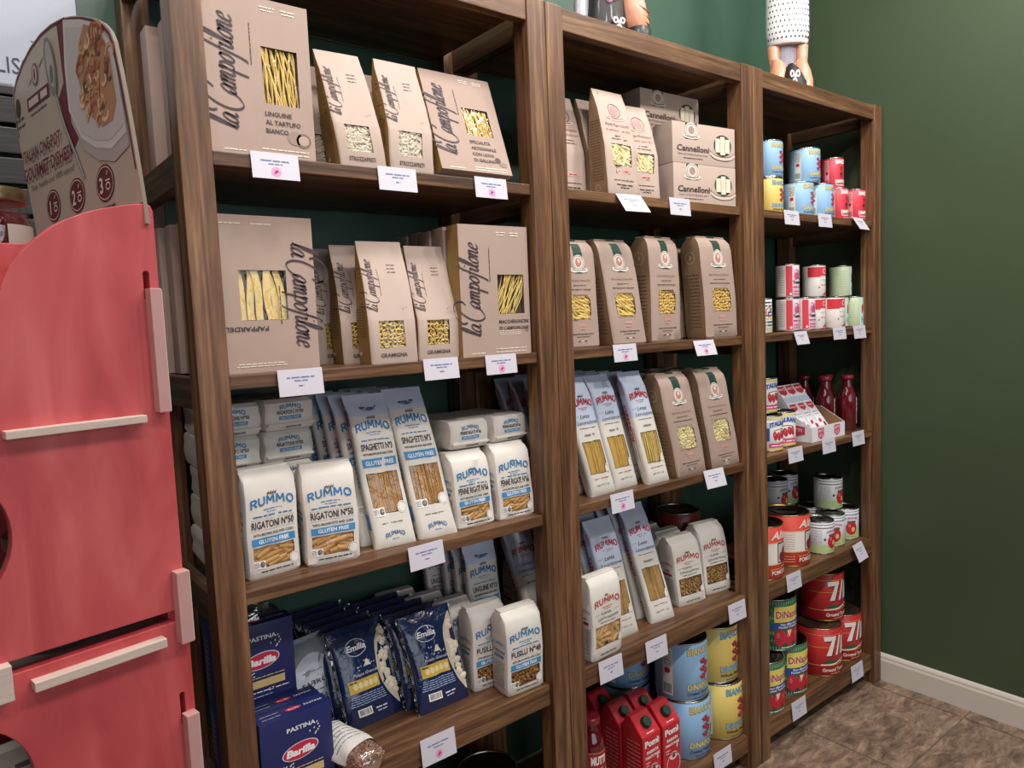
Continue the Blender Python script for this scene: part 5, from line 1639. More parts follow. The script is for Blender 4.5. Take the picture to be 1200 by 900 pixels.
G = 'navy gnocchi packs leaning in files'
GP = gnocchi_pack(); GPL = gnocchi_pack(front=False, seed=2)
GP2 = gnocchi_pack(h=.210, w=.136, ln=.30, sk=-.05, seed=4)
bag('gnocchi_pack', 'navy gnocchi pack with clear side at the front of the left file', .356, .128, Z4, 3, GP, G, 'gnocchi pack')
bag('gnocchi_pack', 'navy gnocchi pack with clear side at the front of the right file', .505, .078, Z4, 0, GP2, G, 'gnocchi pack')
for i in range(4):
    bag('gnocchi_pack', f'navy gnocchi pack {ORD[i + 1]} from the front in the left file', .345 - .006 * i, .168 + .038 * i, Z4, 3, GPL, G, 'gnocchi pack')
for i in range(4):
    bag('gnocchi_pack', f'navy gnocchi pack {ORD[i + 1]} from the front in the right file', .494 - .012 * i, .118 + .039 * i, Z4, 0, GPL, G, 'gnocchi pack')
G = 'white fusilli bags receding in a file'
bag('pasta_bag', 'white gluten free fusilli bag with window beside the right post', .683, .020, Z4, -3, rummo_short('FUSILLI Nº48', 'fusilli', h=.197, w=.108, seed=3), G)
FB = rummo_short('FUSILLI Nº48', 'fusilli', h=.197, w=.105, seed=8)
for i, (x, y, yw) in enumerate(((.636, .092, -3),)):
    bag('pasta_bag', 'white fusilli bag second from the front of its file', x, y, Z4, yw, FB, G)
for i, (x, y, yw) in enumerate(((.592, .172, -4), (.560, .244, -4), (.520, .312, -5))):
    bag('pasta_bag', f'white fusilli bag {ORD[i + 2]} from the front of its file', x, y, Z4, yw, FB, G)
G = 'white linguine bags at the back of the lower shelf'
LG = rummo_tall('LINGUINE Nº13', 'spaghetti_brown', ln=.05, sk=-.05, seed=5, h=.318)
LGL = rummo_tall('LINGUINE Nº13', '', ln=.05, sk=-.05, seed=6, lite=True, h=.315)
bag('pasta_bag', 'white and blue linguine bag standing behind the fusilli', .700, .168, Z4, -4, LG, G)
for i, (x, y) in enumerate(((.694, .212), (.688, .254), (.660, .300))):
    bag('pasta_bag', f'shaded linguine bag {ORD[i + 1]} from the front behind the fusilli', x, y, Z4, -4, LGL, G)
# shelf 5
thing('food_can', 'dark large can on the bottom left shelf, only its rim in view', 'can', (.685, .20, Z5), 0, plain_can(.0786, .178, '39302e'))

# ------------------------------------------------------------------ bookcase 2
X2 = BX[1]
G = 'kraft bags printed in red'
bag('pasta_bag', 'tall kraft bag printed in red at the front of the top middle shelf', 1.061, .014, Z1, 0, farro_bag(h=.268, w=.116), G)
bag('pasta_bag', 'shorter kraft bag printed in red beside the cannelloni boxes', 1.165, .030, Z1, -6, farro_bag(h=.250, w=.098, seed=3), G)
bag('pasta_bag', 'shaded kraft bag beside the middle post on the top shelf', .962, .095, Z1, 0, farro_bag(h=.262, w=.096, seed=5, front=False), G)
bag('pasta_bag', 'shaded kraft bag at the back behind the one beside the post', .958, .175, Z1, 0, farro_bag(h=.262, w=.096, seed=5, front=False), G)
bag('pasta_bag', 'kraft bag hidden behind the tall red-printed one', 1.062, .084, Z1, 0, farro_bag(h=.262, w=.096, seed=5, front=False), G)
G = 'kraft cannelloni boxes'
CB = cannelloni_box(h=.1105, w=.250)
boxy('pasta_box', 'kraft cannelloni box with oval window, lower of the front two', 1.4125, .030, Z1, -6, CB, G)
boxy('pasta_box', 'kraft cannelloni box with oval window, upper of the front two', 1.4115, .030, Z1 + .111, -6, CB, G)
for k in range(3):
    boxy('pasta_box', f'shaded kraft cannelloni box behind the front two, {["lowest", "middle", "topmost"][k]}', 1.395, .135, Z1 + .111 * k, -2, CB, G)
G = 'kraft bags with green tape at eye level'
bag('pasta_bag', 'kraft trofie bag with green tape half hidden by the middle post', .912, .030, Z2, -1, rust_bag('trofie', h=.262, w=.120, sk=-.04), G)
bag('pasta_bag', 'kraft trofie bag with green tape second from the middle post', 1.080, .024, Z2, 0, rust_bag('trofie', h=.268, w=.126, sk=-.14, ln=.04, seed=2), G)
bag('pasta_bag', 'kraft bag of small tubes with green tape third from the middle post', 1.232, .030, Z2, 3, rust_bag('ditali', h=.282, w=.130, sk=-.02, seed=3), G)
bag('pasta_bag', 'kraft bag of small tubes with green tape beside the right post', 1.465, .016, Z2, 1, rust_bag('ditali', h=.288, w=.155, sk=-.10, seed=4, d=.075), G)
RB = rust_bag('', front=False, w=.122, h=.27, seed=7)
for i, (x, y) in enumerate(((.915, .118), (1.050, .120), (1.222, .118), (1.440, .112), (.915, .196), (1.050, .198), (1.222, .196), (1.440, .190))):
    bag('pasta_bag', f'shaded kraft bag {"second" if i < 4 else "third"} from the front in the {["leftmost", "second left", "third left", "rightmost"][i % 4]} eye-level file', x, y, Z2, 0, RB, G)
G = 'kraft bags with green tape beside red-lettered spaghetti'
bag('pasta_bag', 'kraft bag with green tape leaning left beside the red-lettered spaghetti', 1.315, .018, Z3, 0, rust_bag('lumache', h=.292, w=.130, sk=-.22, ln=.03, seed=5), G)
bag('pasta_bag', 'kraft bag with green tape at the right end of the spaghetti shelf', 1.475, .018, Z3, 0, rust_bag('lumache', h=.292, w=.136, sk=-.20, ln=.03, seed=6), G)
RB2 = rust_bag('', front=False, w=.12, h=.29, seed=8, sk=-.20)
for i, (x, y) in enumerate(((1.318, .108), (1.472, .108), (1.318, .186), (1.472, .186))):
    bag('pasta_bag', f'shaded kraft bag {"second" if i < 2 else "third"} from the front in the {["left", "right"][i % 2]} file of the spaghetti shelf', x, y, Z3, 0, RB2, G)
G = 'white red-lettered spaghetti bags'
RS = rummo_tall('SPAGHETTI', 'spaghetti', red=True, h=.308, w=.092, ln=.08, sk=-.24)
RS2 = rummo_tall('CAPELLINI', 'capelli', red=True, h=.308, w=.088, ln=.12, sk=-.20, seed=3)
RSL = rummo_tall('SPAGHETTI', '', red=True, h=.306, w=.090, ln=.10, sk=-.22, seed=4, lite=True)
bag('pasta_bag', 'white red-lettered spaghetti bag leaning left of the front pair', 1.083, .050, Z3, 3, RS, G)
bag('pasta_bag', 'white red-lettered thin spaghetti bag leaning next to the kraft bag', 1.184, .024, Z3, 0, RS2, G)
bag('pasta_bag', 'white red-lettered spaghetti bag cut off by the middle post', .985, .040, Z3, 2, RS, G)
for i in range(5):
    bag('pasta_bag', f'white red-lettered spaghetti bag {ORD[i + 1]} from the front in the middle leaning file', 1.072 - .010 * i, .098 + .044 * i, Z3, 3, RSL, G)
for i in range(4):
    bag('pasta_bag', f'white red-lettered spaghetti bag {ORD[i + 1]} from the front in the right leaning file', 1.182 - .008 * i, .086 + .046 * i, Z3, 0, RSL, G)
for i in range(4):
    bag('pasta_bag', f'white red-lettered spaghetti bag {ORD[i + 1]} from the front beside the middle post', .965 - .012 * i, .092 + .046 * i, Z3, 2, RSL, G)
# shelf 4
G = 'white red-lettered bags on the wholewheat shelf'
WS = rummo_tall('SPAGHETTI', 'spaghetti_tan', red=True, h=.330, w=.104, ln=.12, sk=-.15, seed=2)
WS2 = rummo_tall('SPAGHETTI', 'spaghetti_tan', red=True, h=.335, w=.092, ln=.18, sk=-.17, seed=6)
WSL = rummo_tall('SPAGHETTI', '', red=True, h=.328, w=.096, ln=.15, sk=-.16, seed=4, lite=True)
bag('pasta_bag', 'white wholewheat spaghetti bag leaning behind the rigatoni bag', 1.070, .058, Z4, 0, WS, G)
bag('pasta_bag', 'white wholewheat spaghetti bag leaning beside the fusilli bags', 1.226, .058, Z4, -6, WS2, G)
bag('pasta_bag', 'white wholewheat spaghetti bag partly hidden by the middle post', .962, .105, Z4, 3, WS, G)
bag('pasta_bag', 'white red-lettered rigatoni bag beside the middle post', .950, .014, Z4, 3, rummo_short('RIGATONI', 'rigatoni_pale', h=.212, w=.116, red=True, seed=5, d=.06), G)
for i in range(3):
    bag('pasta_bag', f'white wholewheat spaghetti bag {ORD[i + 1]} from the front in the left leaning file', 1.068 - .008 * i, .104 + .044 * i, Z4, 0, WSL, G)
for i in range(3):
    bag('pasta_bag', f'white wholewheat spaghetti bag {ORD[i + 1]} from the front in the right leaning file', 1.222 - .008 * i, .106 + .046 * i, Z4, -6, WSL, G)
bag('pasta_bag', 'white red-lettered fusilli bag left of the two with windows', 1.3790, .078, Z4, -8, rummo_short('FUSILLI', 'fusilli_tan', h=.205, w=.112, red=True, seed=7, sk=-.10, ln=.05), G)
bag('pasta_bag', 'white red-lettered fusilli bag beside the right post', 1.511, .080, Z4, -8, rummo_short('FUSILLI', 'fusilli_tan', h=.216, w=.112, red=True, seed=9, sk=-.08, ln=.06), G)
FS = rummo_short('FUSILLI', '', h=.205, w=.105, red=True, front=False, seed=3)
for i, (x, y) in enumerate(((1.385, .158), (1.372, .230))):
    bag('pasta_bag', f'shaded white bag {ORD[i + 1]} from the front behind the left fusilli bag', x, y, Z4, -4, FS, G)
bag('pasta_bag', 'shaded red-lettered bag at the back behind the middle post', .905, .270, Z4, -6, rummo_short('RIGATONI', '', h=.212, w=.110, red=True, seed=5, d=.06, front=False), G)
bag('pasta_bag', 'shaded red-lettered spaghetti bag at the back behind the middle post', .890, .180, Z4, 0, WSL, G)
thing('food_can', 'dark red can with tin lid behind the right fusilli bag, front of two', 'can', (1.520, .245, Z4 + .119), 0, plain_can(.072, .118, '7a1f24'), 'dark red cans at the back')
thing('food_can', 'dark red can supporting the front one behind the fusilli bag', 'can', (1.520, .245, Z4), 0, plain_can(.072, .118, '7a1f24'), 'dark red cans at the back')
# shelf 5
G = 'red tomato cartons with green caps'
PC = pomi_carton()
WH_ = ['front', 'middle', 'rear']
for c, x in enumerate((1.1215, 1.2055)):
    for k in range(3):
        if c == 1 and k == 2:
            continue
        thing('tomato_carton', f'red tomato carton with green cap, {WH_[k]} one of the {["left", "right"][c]} file', 'carton', (x - .003 * k, .028 + .080 * k, Z5), 0, PC, G)
PS = passata(.268, .037, 'mutti')
thing('sauce_bottle', 'red passata bottle with label beside the middle post', 'bottle', (.945, .085, Z5), -12, PS, 'passata bottles on the bottom shelf')
thing('sauce_bottle', 'shaded red passata bottle behind the one beside the post', 'bottle', (.972, .175, Z5), 0, PS, 'passata bottles on the bottom shelf')
G = 'big blue and yellow tomato cans'
BC = bianco_can('blue', .0786, .1785, 'Crushed Tomatoes'); YC = bianco_can('yellow', .0786, .1785, 'Whole Peeled')
thing('food_can', 'big pale blue crushed tomato can, lower of its stack behind the cartons', 'can', (1.362, .112, Z5), 0, BC, G)
thing('food_can', 'big pale blue crushed tomato can, upper of its stack behind the cartons', 'can', (1.360, .115, Z5 + .1785), 0, BC, G)
thing('food_can', 'big yellow whole peeled tomato can, lower of its stack', 'can', (1.522, .105, Z5), 4, YC, G)
thing('food_can', 'big yellow whole peeled tomato can, upper of its stack', 'can', (1.520, .118, Z5 + .1785), 2, YC, G)
thing('food_can', 'shaded big blue can at the back behind the red cartons', 'can', (1.290, .285, Z5), 0, BC, G)
thing('food_can', 'shaded big blue can stacked at the back behind the red cartons', 'can', (1.290, .285, Z5 + .1785), 0, BC, G)

# ------------------------------------------------------------------ bookcase 3
R28, H28, R14, H14 = .0505, .118, .038, .112
B28 = bianco_can('blue', R28, H28, 'Crushed Tomatoes'); Y28 = bianco_can('yellow', R28, H28, 'Whole Peeled'); RD = bianco_can('red', R14, H14, 'Tomatoes')
G = 'cans on the top shelf of the can bookcase'
def can(x, y, z, parts, label, yaw=0, group=None):
    return thing('food_can', label, 'can', (x, y, z), yaw, parts, group)
can(1.836, .105, Z1 + H28, B28, 'pale blue tomato can on the yellow one beside the post', 0, G)
can(1.836, .105, Z1, Y28, 'yellow tomato can under a blue one beside the post', 0, G)
can(2.005, .095, Z1, B28, 'pale blue tomato can, lower left beneath the taller blue pile', 0, G)
can(2.058, .100, Z1 + H28, B28, 'pale blue tomato can on top, bridging the two lower blue ones', -4, G)
can(2.111, .082, Z1, B28, 'pale blue tomato can, lower right next to the red cans', 4, G)
can(2.212, .068, Z1, RD, 'small red tomato can, lower left of three', 0, G)
can(2.310, .055, Z1, RD, 'small red tomato can, lower right of three beside the right post', 0, G)
can(2.240, .098, Z1 + H14, RD, 'small red tomato can on top of the other red ones', -8, G)
can(2.286, .135, Z1, RD, 'small red tomato can hidden behind, supporting the upper one', 0, G)
G = 'small cans on the second shelf of the can bookcase'
SPK, SWH, SGR, SDK = small_can('pink'), small_can('white'), small_can('green'), small_can('dark')
can(1.708, .055, Z2, SDK, 'small white and dark printed can beside the left post', 0, G)
can(1.931, .092, Z2, SPK, 'small pink patterned can, lower left', 0, G)
can(1.931, .092, Z2 + H14, SPK, 'small pink patterned can on top', 0, G)
can(2.013, .082, Z2, SPK, 'small pink patterned can, lower right next to white ones', 0, G)
can(2.094, .090, Z2, SWH, 'small white and red can, lower left under another', 0, G)
can(2.100, .092, Z2 + H14, SWH, 'small white and red can on top', 0, G)
can(2.173, .062, Z2, SWH, 'small white and red can, lower right beside the green cans', 0, G)
can(2.258, .092, Z2, SGR, 'small pale green can, lower left of three', 0, G)
can(2.286, .094, Z2 + H14, SGR, 'small pale green can on top of two others', 6, G)
can(2.336, .076, Z2, SGR, 'small pale green can, lower right beside the right post', -6, G)
G = 'yellow-rimmed plum tomato cans'
PM = plum_can(R28, H28)
can(1.781, .082, Z3, PM, 'yellow-rimmed plum tomato can beside the left post', 0, G)
can(1.886, .098, Z3, PM, 'yellow-rimmed plum tomato can next to the white tray', -28, G)
can(1.816, .122, Z3 + H28, PM, 'yellow-rimmed plum tomato can stacked on the other two', 0, G)

def paste_tray():
    w, d, hf, hb = .216, .20, .050, .100
    WC = M('white_tray_card', 'e6e6ec', .5, var=.02); BR = M('tray_inside_card', '9a7654', .75)
    mb = MB(); a = w / 2; t = .0025
    mb.box(-a, a, 0, d, 0, t, WC); mb.box(-a, a, 0, t, t, hf, WC); mb.box(-a + t, a - t, d - t, d, t, hb, WC)
    for s in (-1, 1):
        x0, x1 = (s * a, s * (a - t))
        pts = [(0, t), (d, t), (d, hb), (d * .45, hb), (t, hf)]
        vs = [(x0, y, z) for y, z in pts] + [(x1, y, z) for y, z in pts]; n = 5
        f = [tuple(range(n)), tuple(reversed(range(n, 2 * n)))] + [(i, n + i, n + (i + 1) % n, (i + 1) % n) for i in range(n)]
        mb.add(vs, [f[0]] + f[2:], WC); mb.add([vs[i] for i in range(n, 2 * n)], [tuple(range(n))], BR)
    p = Print(lambda x, z, o: (x, -o, z), step=1)
    def shield(p, x, z, s):
        p.poly([(x - s, z + s), (x + s, z + s), (x + s, z - s * .5), (x, z - s * 1.1), (x - s, z - s * .5)], 'd0506a', 0)
        p.txt('MUTTI', x, z + s * .25, s * .5, 'f4e8ec', bold=1, fit=s * 1.5, layer=2); p.disc(x, z - s * .35, s * .6, s * .3, 'f0c8d0', 1, 10); p.disc(x, z - s * .35, s * .3, s * .2, 'd0506a', 2, 8)
    shield(p, -.050, .025, .019); shield(p, .055, .026, .019)
    s = Print(lambda x, z, o: (-a - o, .10 - x, z), step=1)
    s.poly([(-.01, .058), (.075, .052), (.075, .025), (.03, .014), (-.01, .022)], 'c8405a', 0); s.txt('MUTTI', .033, .034, .011, 'f4e8ec', bold=1, fit=.06)
    return [('tray', mb.mesh('tray')), ('label_print', p.mesh()), ('label_print', s.mesh())]
thing('display_tray', 'white cardboard tray with red shields holding tomato paste boxes', 'tray', (2.0865, .033, Z3), -1, paste_tray())
def paste_box():
    w, h, d = .050, .20, .036
    C_ = Carton(w, h, d, paper('eceaf0'), None)
    p = Print(C_.surf, step=1)
    p.poly([(-.022, .195), (.022, .195), (.022, .165), (0, .155), (-.022, .165)], 'b8303c', 0); p.txt('MUTTI', 0, .178, .008, 'f4ecec', bold=1, fit=.036)
    p.rect(-.023, .125, .023, .148, 'b9cbe2', 0)
    p.poly([(-.019, .118), (.019, .118), (.019, .098), (0, .088), (-.019, .098)], 'c23a44', 1); p.micro(0, .105, .03, .005, 'f4ecec', 2)
    p.micro(0, .074, .035, .006, '9aa2b8'); p.micro(0, .064, .03, .004, '9aa2b8')
    p.disc(-.006, .038, .010, .007, 'c2303a', 1, 10, rot=40); p.disc(.010, .022, .007, .010, '8a2a30', 1, 10)
    return C_.parts + [('label_print', p.mesh())]
PX = paste_box()
for i, x in enumerate((2.020, 2.0745, 2.129)):
    thing('paste_box', f'white tomato paste box leaning in the tray, {["left", "middle", "right"][i]} of three', 'box', (x, .062, Z3 + .0275), -1, PX, 'tomato paste boxes in the white tray', lean=38)
PV = passata(.205, .033, 'plain')
for i, (x, y, l) in enumerate(((2.318, .086, 'frontmost red passata bottle beside the right post'), (2.238, .128, 'red passata bottle just behind the paste tray corner'), (2.322, .168, 'red passata bottle behind the frontmost one'), (2.245, .215, 'rearmost red passata bottle behind the paste tray'))):
    thing('sauce_bottle', l, 'bottle', (x, y, Z3), 0, PV, 'passata bottles beside the paste tray')
G = 'cans on the fourth shelf of the can bookcase'
AC = alta_can(.0786, .178); PT = pale_tomato_can(R28, H28)
can(1.744, .094, Z4, AC, 'big orange-red pomodori can, front one beside the left post', 0, G)
can(1.925, .104, Z4, AC, 'big orange-red pomodori can, right one with open view of its lid', 0, G)
can(2.095, .076, Z4, PT, 'pale green and white tomato can next to the big red one', 0, G)
can(2.202, .092, Z4, PT, 'pale green and white tomato can, middle of the lower row', -38, G)
can(2.316, .097, Z4, PT, 'pale green and white tomato can, lower row beside the right post', -30, G)
can(2.268, .135, Z4 + H28, PT, 'pale green and white tomato can stacked on the lower row', 0, G)
can(2.258, .195, Z4, PT, 'pale tomato can hidden behind, supporting the stacked one', 0, G)
can(2.105, .262, Z4 + H28, PT, 'shaded pale tomato can stacked behind the big red one, left', 0, G)
can(2.224, .290, Z4 + H28, PT, 'shaded pale tomato can stacked at the back, right', 0, G)
can(2.105, .262, Z4, PT, 'pale tomato can under the shaded left stacked one', 0, G)
can(2.224, .302, Z4, PT, 'pale tomato can under the shaded right stacked one', 0, G)
G = 'cans on the bottom shelf of the can bookcase'
DC = dinapoli_can(.0786, .178); GC = ground_can(.0786, .178)
can(1.742, .094, Z5, DC, 'green lattice peeled tomato can, lower left beside the post', 0, G)
can(1.912, .110, Z5, DC, 'green lattice peeled tomato can, lower right next to the big red cans', 0, G)
can(1.850, .114, Z5 + .178, DC, 'green lattice peeled tomato can stacked on the other two', -2, G)
can(2.122, .096, Z5, GC, 'big red ground tomato can, lower left under another', 0, G)
can(2.288, .106, Z5, GC, 'big red ground tomato can, lower right beside the post', 0, G)
can(2.190, .122, Z5 + .178, GC, 'big red ground tomato can stacked on top', 2, G)
# ------------------------------------------------------------------ figurines on top of the bookcases
PEACH = M('peach_glaze', 'd99a7c', .35, var=.05, scale=20, coat=.3)
BLKG = M('black_glaze', '161518', .5, var=.05, coat=.1)
GREYG = M('grey_glaze', '8f8d98', .4, var=.12, scale=30, coat=.2, stretch=(4, 4, .4))
WHG = M('white_glaze', 'e6e4e6', .35, var=.02, coat=.3)
PINKG = M('mauve_glaze', 'b98a9c', .4, var=.05)

def blob(mb, rings, m, n=20, cx=0, cy=0):
    """stack of elliptical rings (z, rx, ry, dx, dy)"""
    vs = []
    for z, rx, ry, dx, dy in rings:
        for i in range(n):
            a = 2 * pi * i / n
            vs.append((cx + dx + rx * cos(a), cy + dy + ry * sin(a), z))
    k = len(rings)
    mb.add(vs, [(j * n + i, j * n + (i + 1) % n, (j + 1) * n + (i + 1) % n, (j + 1) * n + i) for j in range(k - 1) for i in range(n)], m, True)
    mb.add(vs[:n], [tuple(reversed(range(n)))], m); mb.add(vs[-n:], [tuple(range(n))], m)
    return mb

def flower(mb, c, s, nrm_tilt=.5):
    for a in range(3):
        q = 2 * pi * a / 3 + .5
        mb.ball((c[0] + s * .8 * cos(q), c[1], c[2] + s * .8 * sin(q)), s * .62, s * .16, s * .62, WHG, 10, 6)
        mb.ball((c[0] + s * .8 * cos(q), c[1] - s * .14, c[2] + s * .8 * sin(q)), s * .22, s * .07, s * .30, BLKG, 8, 5)
    mb.ball((c[0], c[1] - s * .10, c[2]), s * .36, s * .16, s * .36, WHG, 8, 5)

def dotted_figurine():
    gar = MB(); blob(gar, [(.142, .086, .048, 0, 0), (.148, .092, .054, 0, 0), (.18, .097, .058, 0, 0), (.28, .096, .058, 0, 0), (.34, .090, .056, 0, 0), (.40, .072, .05, 0, 0), (.43, .045, .036, 0, 0), (.445, .03, .028, 0, 0)], WHG, 28)
    dots = MB()
    for j in range(17):
        for i in range(13):
            t = -1.25 + i * .205 + (j % 2) * .10 + .012 * j
            z = .157 + j * .0155
            dots.ball((.0965 * sin(t), -.0575 * cos(t), z), .0034, .0022, .0034, BLKG, 6, 4)
    legs = []
    for s in (-1, 1):
        l = MB(); blob(l, [(.055, .020, .020, s * .062, -.012), (.075, .021, .021, s * .062, -.010), (.11, .026, .025, s * .064, 0), (.14, .030, .028, s * .064, .004)], PEACH, 14)
        legs.append(l)
    under = MB(); blob(under, [(.055, .040, .022, 0, .012), (.10, .046, .026, 0, .012), (.14, .048, .028, 0, .010)], GREYG, 18)
    feet = []
    for s in (-1, 1):
        f = MB(); blob(f, [(.0, .040, .060, s * .060, -.030), (.03, .042, .056, s * .058, -.032), (.06, .040, .046, s * .052, -.028), (.085, .030, .034, s * .050, -.020), (.100, .021, .023, s * .060, -.012)], PEACH, 18)
        feet.append(f)
    toe = MB(); blob(toe, [(.0, .062, .040, .010, -.066), (.022, .058, .038, .008, -.066), (.046, .044, .032, .002, -.062), (.066, .028, .024, .0, -.055), (.080, .010, .012, .0, -.048)], BLKG, 22)
    fl = MB(); flower(fl, (.000, -.103, .034), .018); flower(fl, (-.040, -.094, .012), .010)
    head = MB(); head.ball((0, 0, .485), .042, .042, .050, PEACH, 16, 12)
    hair = MB(); hair.ball((0, .010, .497), .045, .042, .046, BLKG, 14, 10)
    face = MB()
    for s in (-1, 1): face.ball((s * .015, -.040, .488), .004, .003, .004, BLKG, 8, 6)
    face.ball((0, -.043, .478), .005, .006, .006, PEACH, 8, 6); face.ball((0, -.039, .464), .009, .004, .003, M('red_glaze', 'a83a3a', .4), 8, 6)
    P_ = [('garment', gar.mesh('garment'), None, [('dots', dots.mesh('dots'))]), ('petticoat', under.mesh('petticoat'))]
    for l in legs: P_.append(('leg', l.mesh('leg')))
    for f in feet: P_.append(('foot', f.mesh('foot')))
    P_ += [('shoe', toe.mesh('shoe'), None, [('flower', fl.mesh('flower'))]), ('head', head.mesh('head'), None, [('hair', hair.mesh('hair')), ('face', face.mesh('face'))])]
    return P_
fg_ = thing('figurine', 'painted figurine in white dotted clothing on top of the can bookcase', 'figurine', (1.968, .105, 2.150), -42, dotted_figurine())
fg_.scale = (.72, .72, 1.12)

def dark_figurine():
    dress = MB(); blob(dress, [(.0, .070, .050, 0, 0), (.02, .070, .050, 0, 0), (.09, .060, .046, 0, 0), (.18, .050, .040, 0, 0), (.27, .046, .036, 0, 0), (.33, .03, .028, 0, 0)], BLKG, 24)
    fl = MB(); flower(fl, (-.042, -.048, .016), .014); flower(fl, (.018, -.056, .026), .016); flower(fl, (.012, -.054, .006), .010)
    pk = MB(); 
    for dx, dz in ((-.01, .10), (.006, .108), (-.002, .088), (.014, .095)): pk.ball((dx - .005, -.046, dz), .011, .006, .009, PINKG, 8, 6)
    vest = MB(); blob(vest, [(.118, .060, .045, .004, -.003), (.16, .056, .042, .004, -.003), (.24, .049, .038, .003, -.002)], M('dusty_pink_glaze', 'c9a099', .4), 20)
    veil = MB()
    for k, dx in enumerate((-.094, -.080, -.068)):
        veil.tube([(dx, .0, .0), (dx + .004, .0, .12), (dx + .014, .0, .26)], [.012, .011, .008], 8, [GREYG, WHG, GREYG][k])
    arm = MB(); blob(arm, [(.026, .036, .036, .100, -.004), (.045, .046, .044, .094, -.004), (.10, .042, .040, .088, -.002), (.17, .030, .030, .070, 0), (.25, .018, .018, .05, 0)], PEACH, 18)
    folds = MB()
    for z in (.045, .062, .08): folds.tube([(.100 + .041 * cos(a), -.004 + .039 * sin(a), z + .008 * sin(a * 2)) for a in [pi + pi * i / 10 for i in range(11)]], .0018, 5, M('rust_glaze', 'a86446', .4))
    base = MB(); blob(base, [(.0, .041, .042, .104, -.004), (.028, .040, .041, .104, -.004), (.036, .030, .032, .103, -.004)], BLKG, 20)
    head = MB(); head.ball((0, 0, .365), .036, .036, .044, PEACH, 14, 10)
    scarf = MB(); scarf.ball((0, .008, .376), .040, .038, .042, GREYG, 14, 10)
    return [('dress', dress.mesh('dress'), None, [('flower', fl.mesh('flower')), ('corsage', pk.mesh('corsage'))]), ('vest', vest.mesh('vest')), ('veil', veil.mesh('veil')), ('sleeve', arm.mesh('sleeve'), None, [('fold', folds.mesh('fold'))]), ('base', base.mesh('base')), ('head', head.mesh('head'), None, [('scarf', scarf.mesh('scarf'))])]
fg_ = thing('figurine', 'painted figurine in black dress with peach sleeve on the middle bookcase', 'figurine', (1.085, .085, 2.150), -22, dark_figurine())
fg_.scale = (.84, .84, .9)

# ------------------------------------------------------------------ red plywood floor display
RED, nt_, b_ = new_mat('red_stained_plywood')
N_, L_ = nt_.nodes, nt_.links
tc_ = N_.new('ShaderNodeTexCoord'); mp_ = N_.new('ShaderNodeMapping'); mp_.inputs['Scale'].default_value = (9, 3, 2.2)
L_.new(tc_.outputs['Object'], mp_.inputs[0])
n1_ = N_.new('ShaderNodeTexNoise'); n1_.inputs['Scale'].default_value = 2.2; n1_.inputs['Detail'].default_value = 5; n1_.inputs['Distortion'].default_value = 1.2
L_.new(mp_.outputs[0], n1_.inputs['Vector'])
r_ = N_.new('ShaderNodeValToRGB'); e_ = r_.color_ramp.elements
e_[0].position = .32; e_[0].color = lin('b33d42'); e_[1].position = .70; e_[1].color = lin('d26262'); x_ = e_.new(.5); x_.color = lin('c54e51')
L_.new(n1_.outputs['Fac'], r_.inputs[0]); L_.new(r_.outputs[0], b_.inputs['Base Color'])
b_.inputs['Roughness'].default_value = .5
PALE = M('pale_plywood_edge', 'cdb8ac', .55, var=.10, scale=8, stretch=(3, 3, 60))
PALEP = M('pink_washed_plywood', 'c4938f', .55, var=.07, scale=20)
GREYPLY = M('grey_plywood', '9a8a88', .6, var=.06, scale=10)

def plate(outline, holes, y0, y1, m, bev=.0008):
    cu = bpy.data.curves.new('plate', 'CURVE'); cu.dimensions = '2D'; cu.fill_mode = 'BOTH'
    cu.extrude = (y1 - y0) / 2; cu.bevel_depth = bev; cu.bevel_resolution = 1; cu.offset = -bev
    for pts in [outline] + holes:
        sp = cu.splines.new('POLY'); sp.points.add(len(pts) - 1)
        for i, p in enumerate(pts): sp.points[i].co = (p[0], p[1], 0, 1)
        sp.use_cyclic_u = True
    ob = bpy.data.objects.new('plate', cu); me = bpy.data.meshes.new_from_object(ob)
    bpy.data.objects.remove(ob); bpy.data.curves.remove(cu)
    ym = (y0 + y1) / 2
    for v in me.vertices:
        x, z, w = v.co; v.co = (x, ym + w, z)
    me.flip_normals()
    me.materials.clear(); me.materials.append(m)
    for p in me.polygons: p.use_smooth = False
    return me
def circ(cx, cz, r, n=40): return [(cx + r * cos(2 * pi * i / n), cz + r * sin(2 * pi * i / n)) for i in range(n)]
def slot(x0, x1, z0, z1):
    r = (x1 - x0) / 2; cx = (x0 + x1) / 2
    return [(x0, z0), (x1, z0)] + [(cx + r * cos(a), z1 - r + r * sin(a)) for a in [pi * i / 8 for i in range(9)]]
TOPC = [(-.006, 1.559), (-.018, 1.5575), (-.029, 1.555), (-.044, 1.5515), (-.058, 1.547), (-.075, 1.539), (-.085, 1.533), (-.099, 1.521), (-.110, 1.510), (-.119, 1.498), (-.126, 1.482), (-.131, 1.465), (-.138, 1.448), (-.150, 1.430), (-.170, 1.412), (-.20, 1.396), (-.24, 1.385), (-.27, 1.380)]
UP = [(0, 1.1695), (0, 1.552), (-.002, 1.557)] + TOPC + [(-.27, 1.1705)]
LOW = [(.001, .04), (.001, 1.1585), (-.27, 1.1585), (-.27, .04)]
upper_holes = [circ(-.202, 1.277, .066), slot(-.0140, -.0085, 1.470, 1.4965)]
lower_holes = [circ(-.199, 1.066, .062), slot(-.0130, -.0085, 1.055, 1.0865), circ(-.199, .80, .062), circ(-.199, .54, .062)]
W_ = .335
EP = (-.16448, -.52071, 0)
disp = link('floor_display', None, loc=EP, rot=(0, 0, radians(9.5)))
tag(disp, 'red stained plywood floor display with pale slotted tongues and header card', 'display stand')
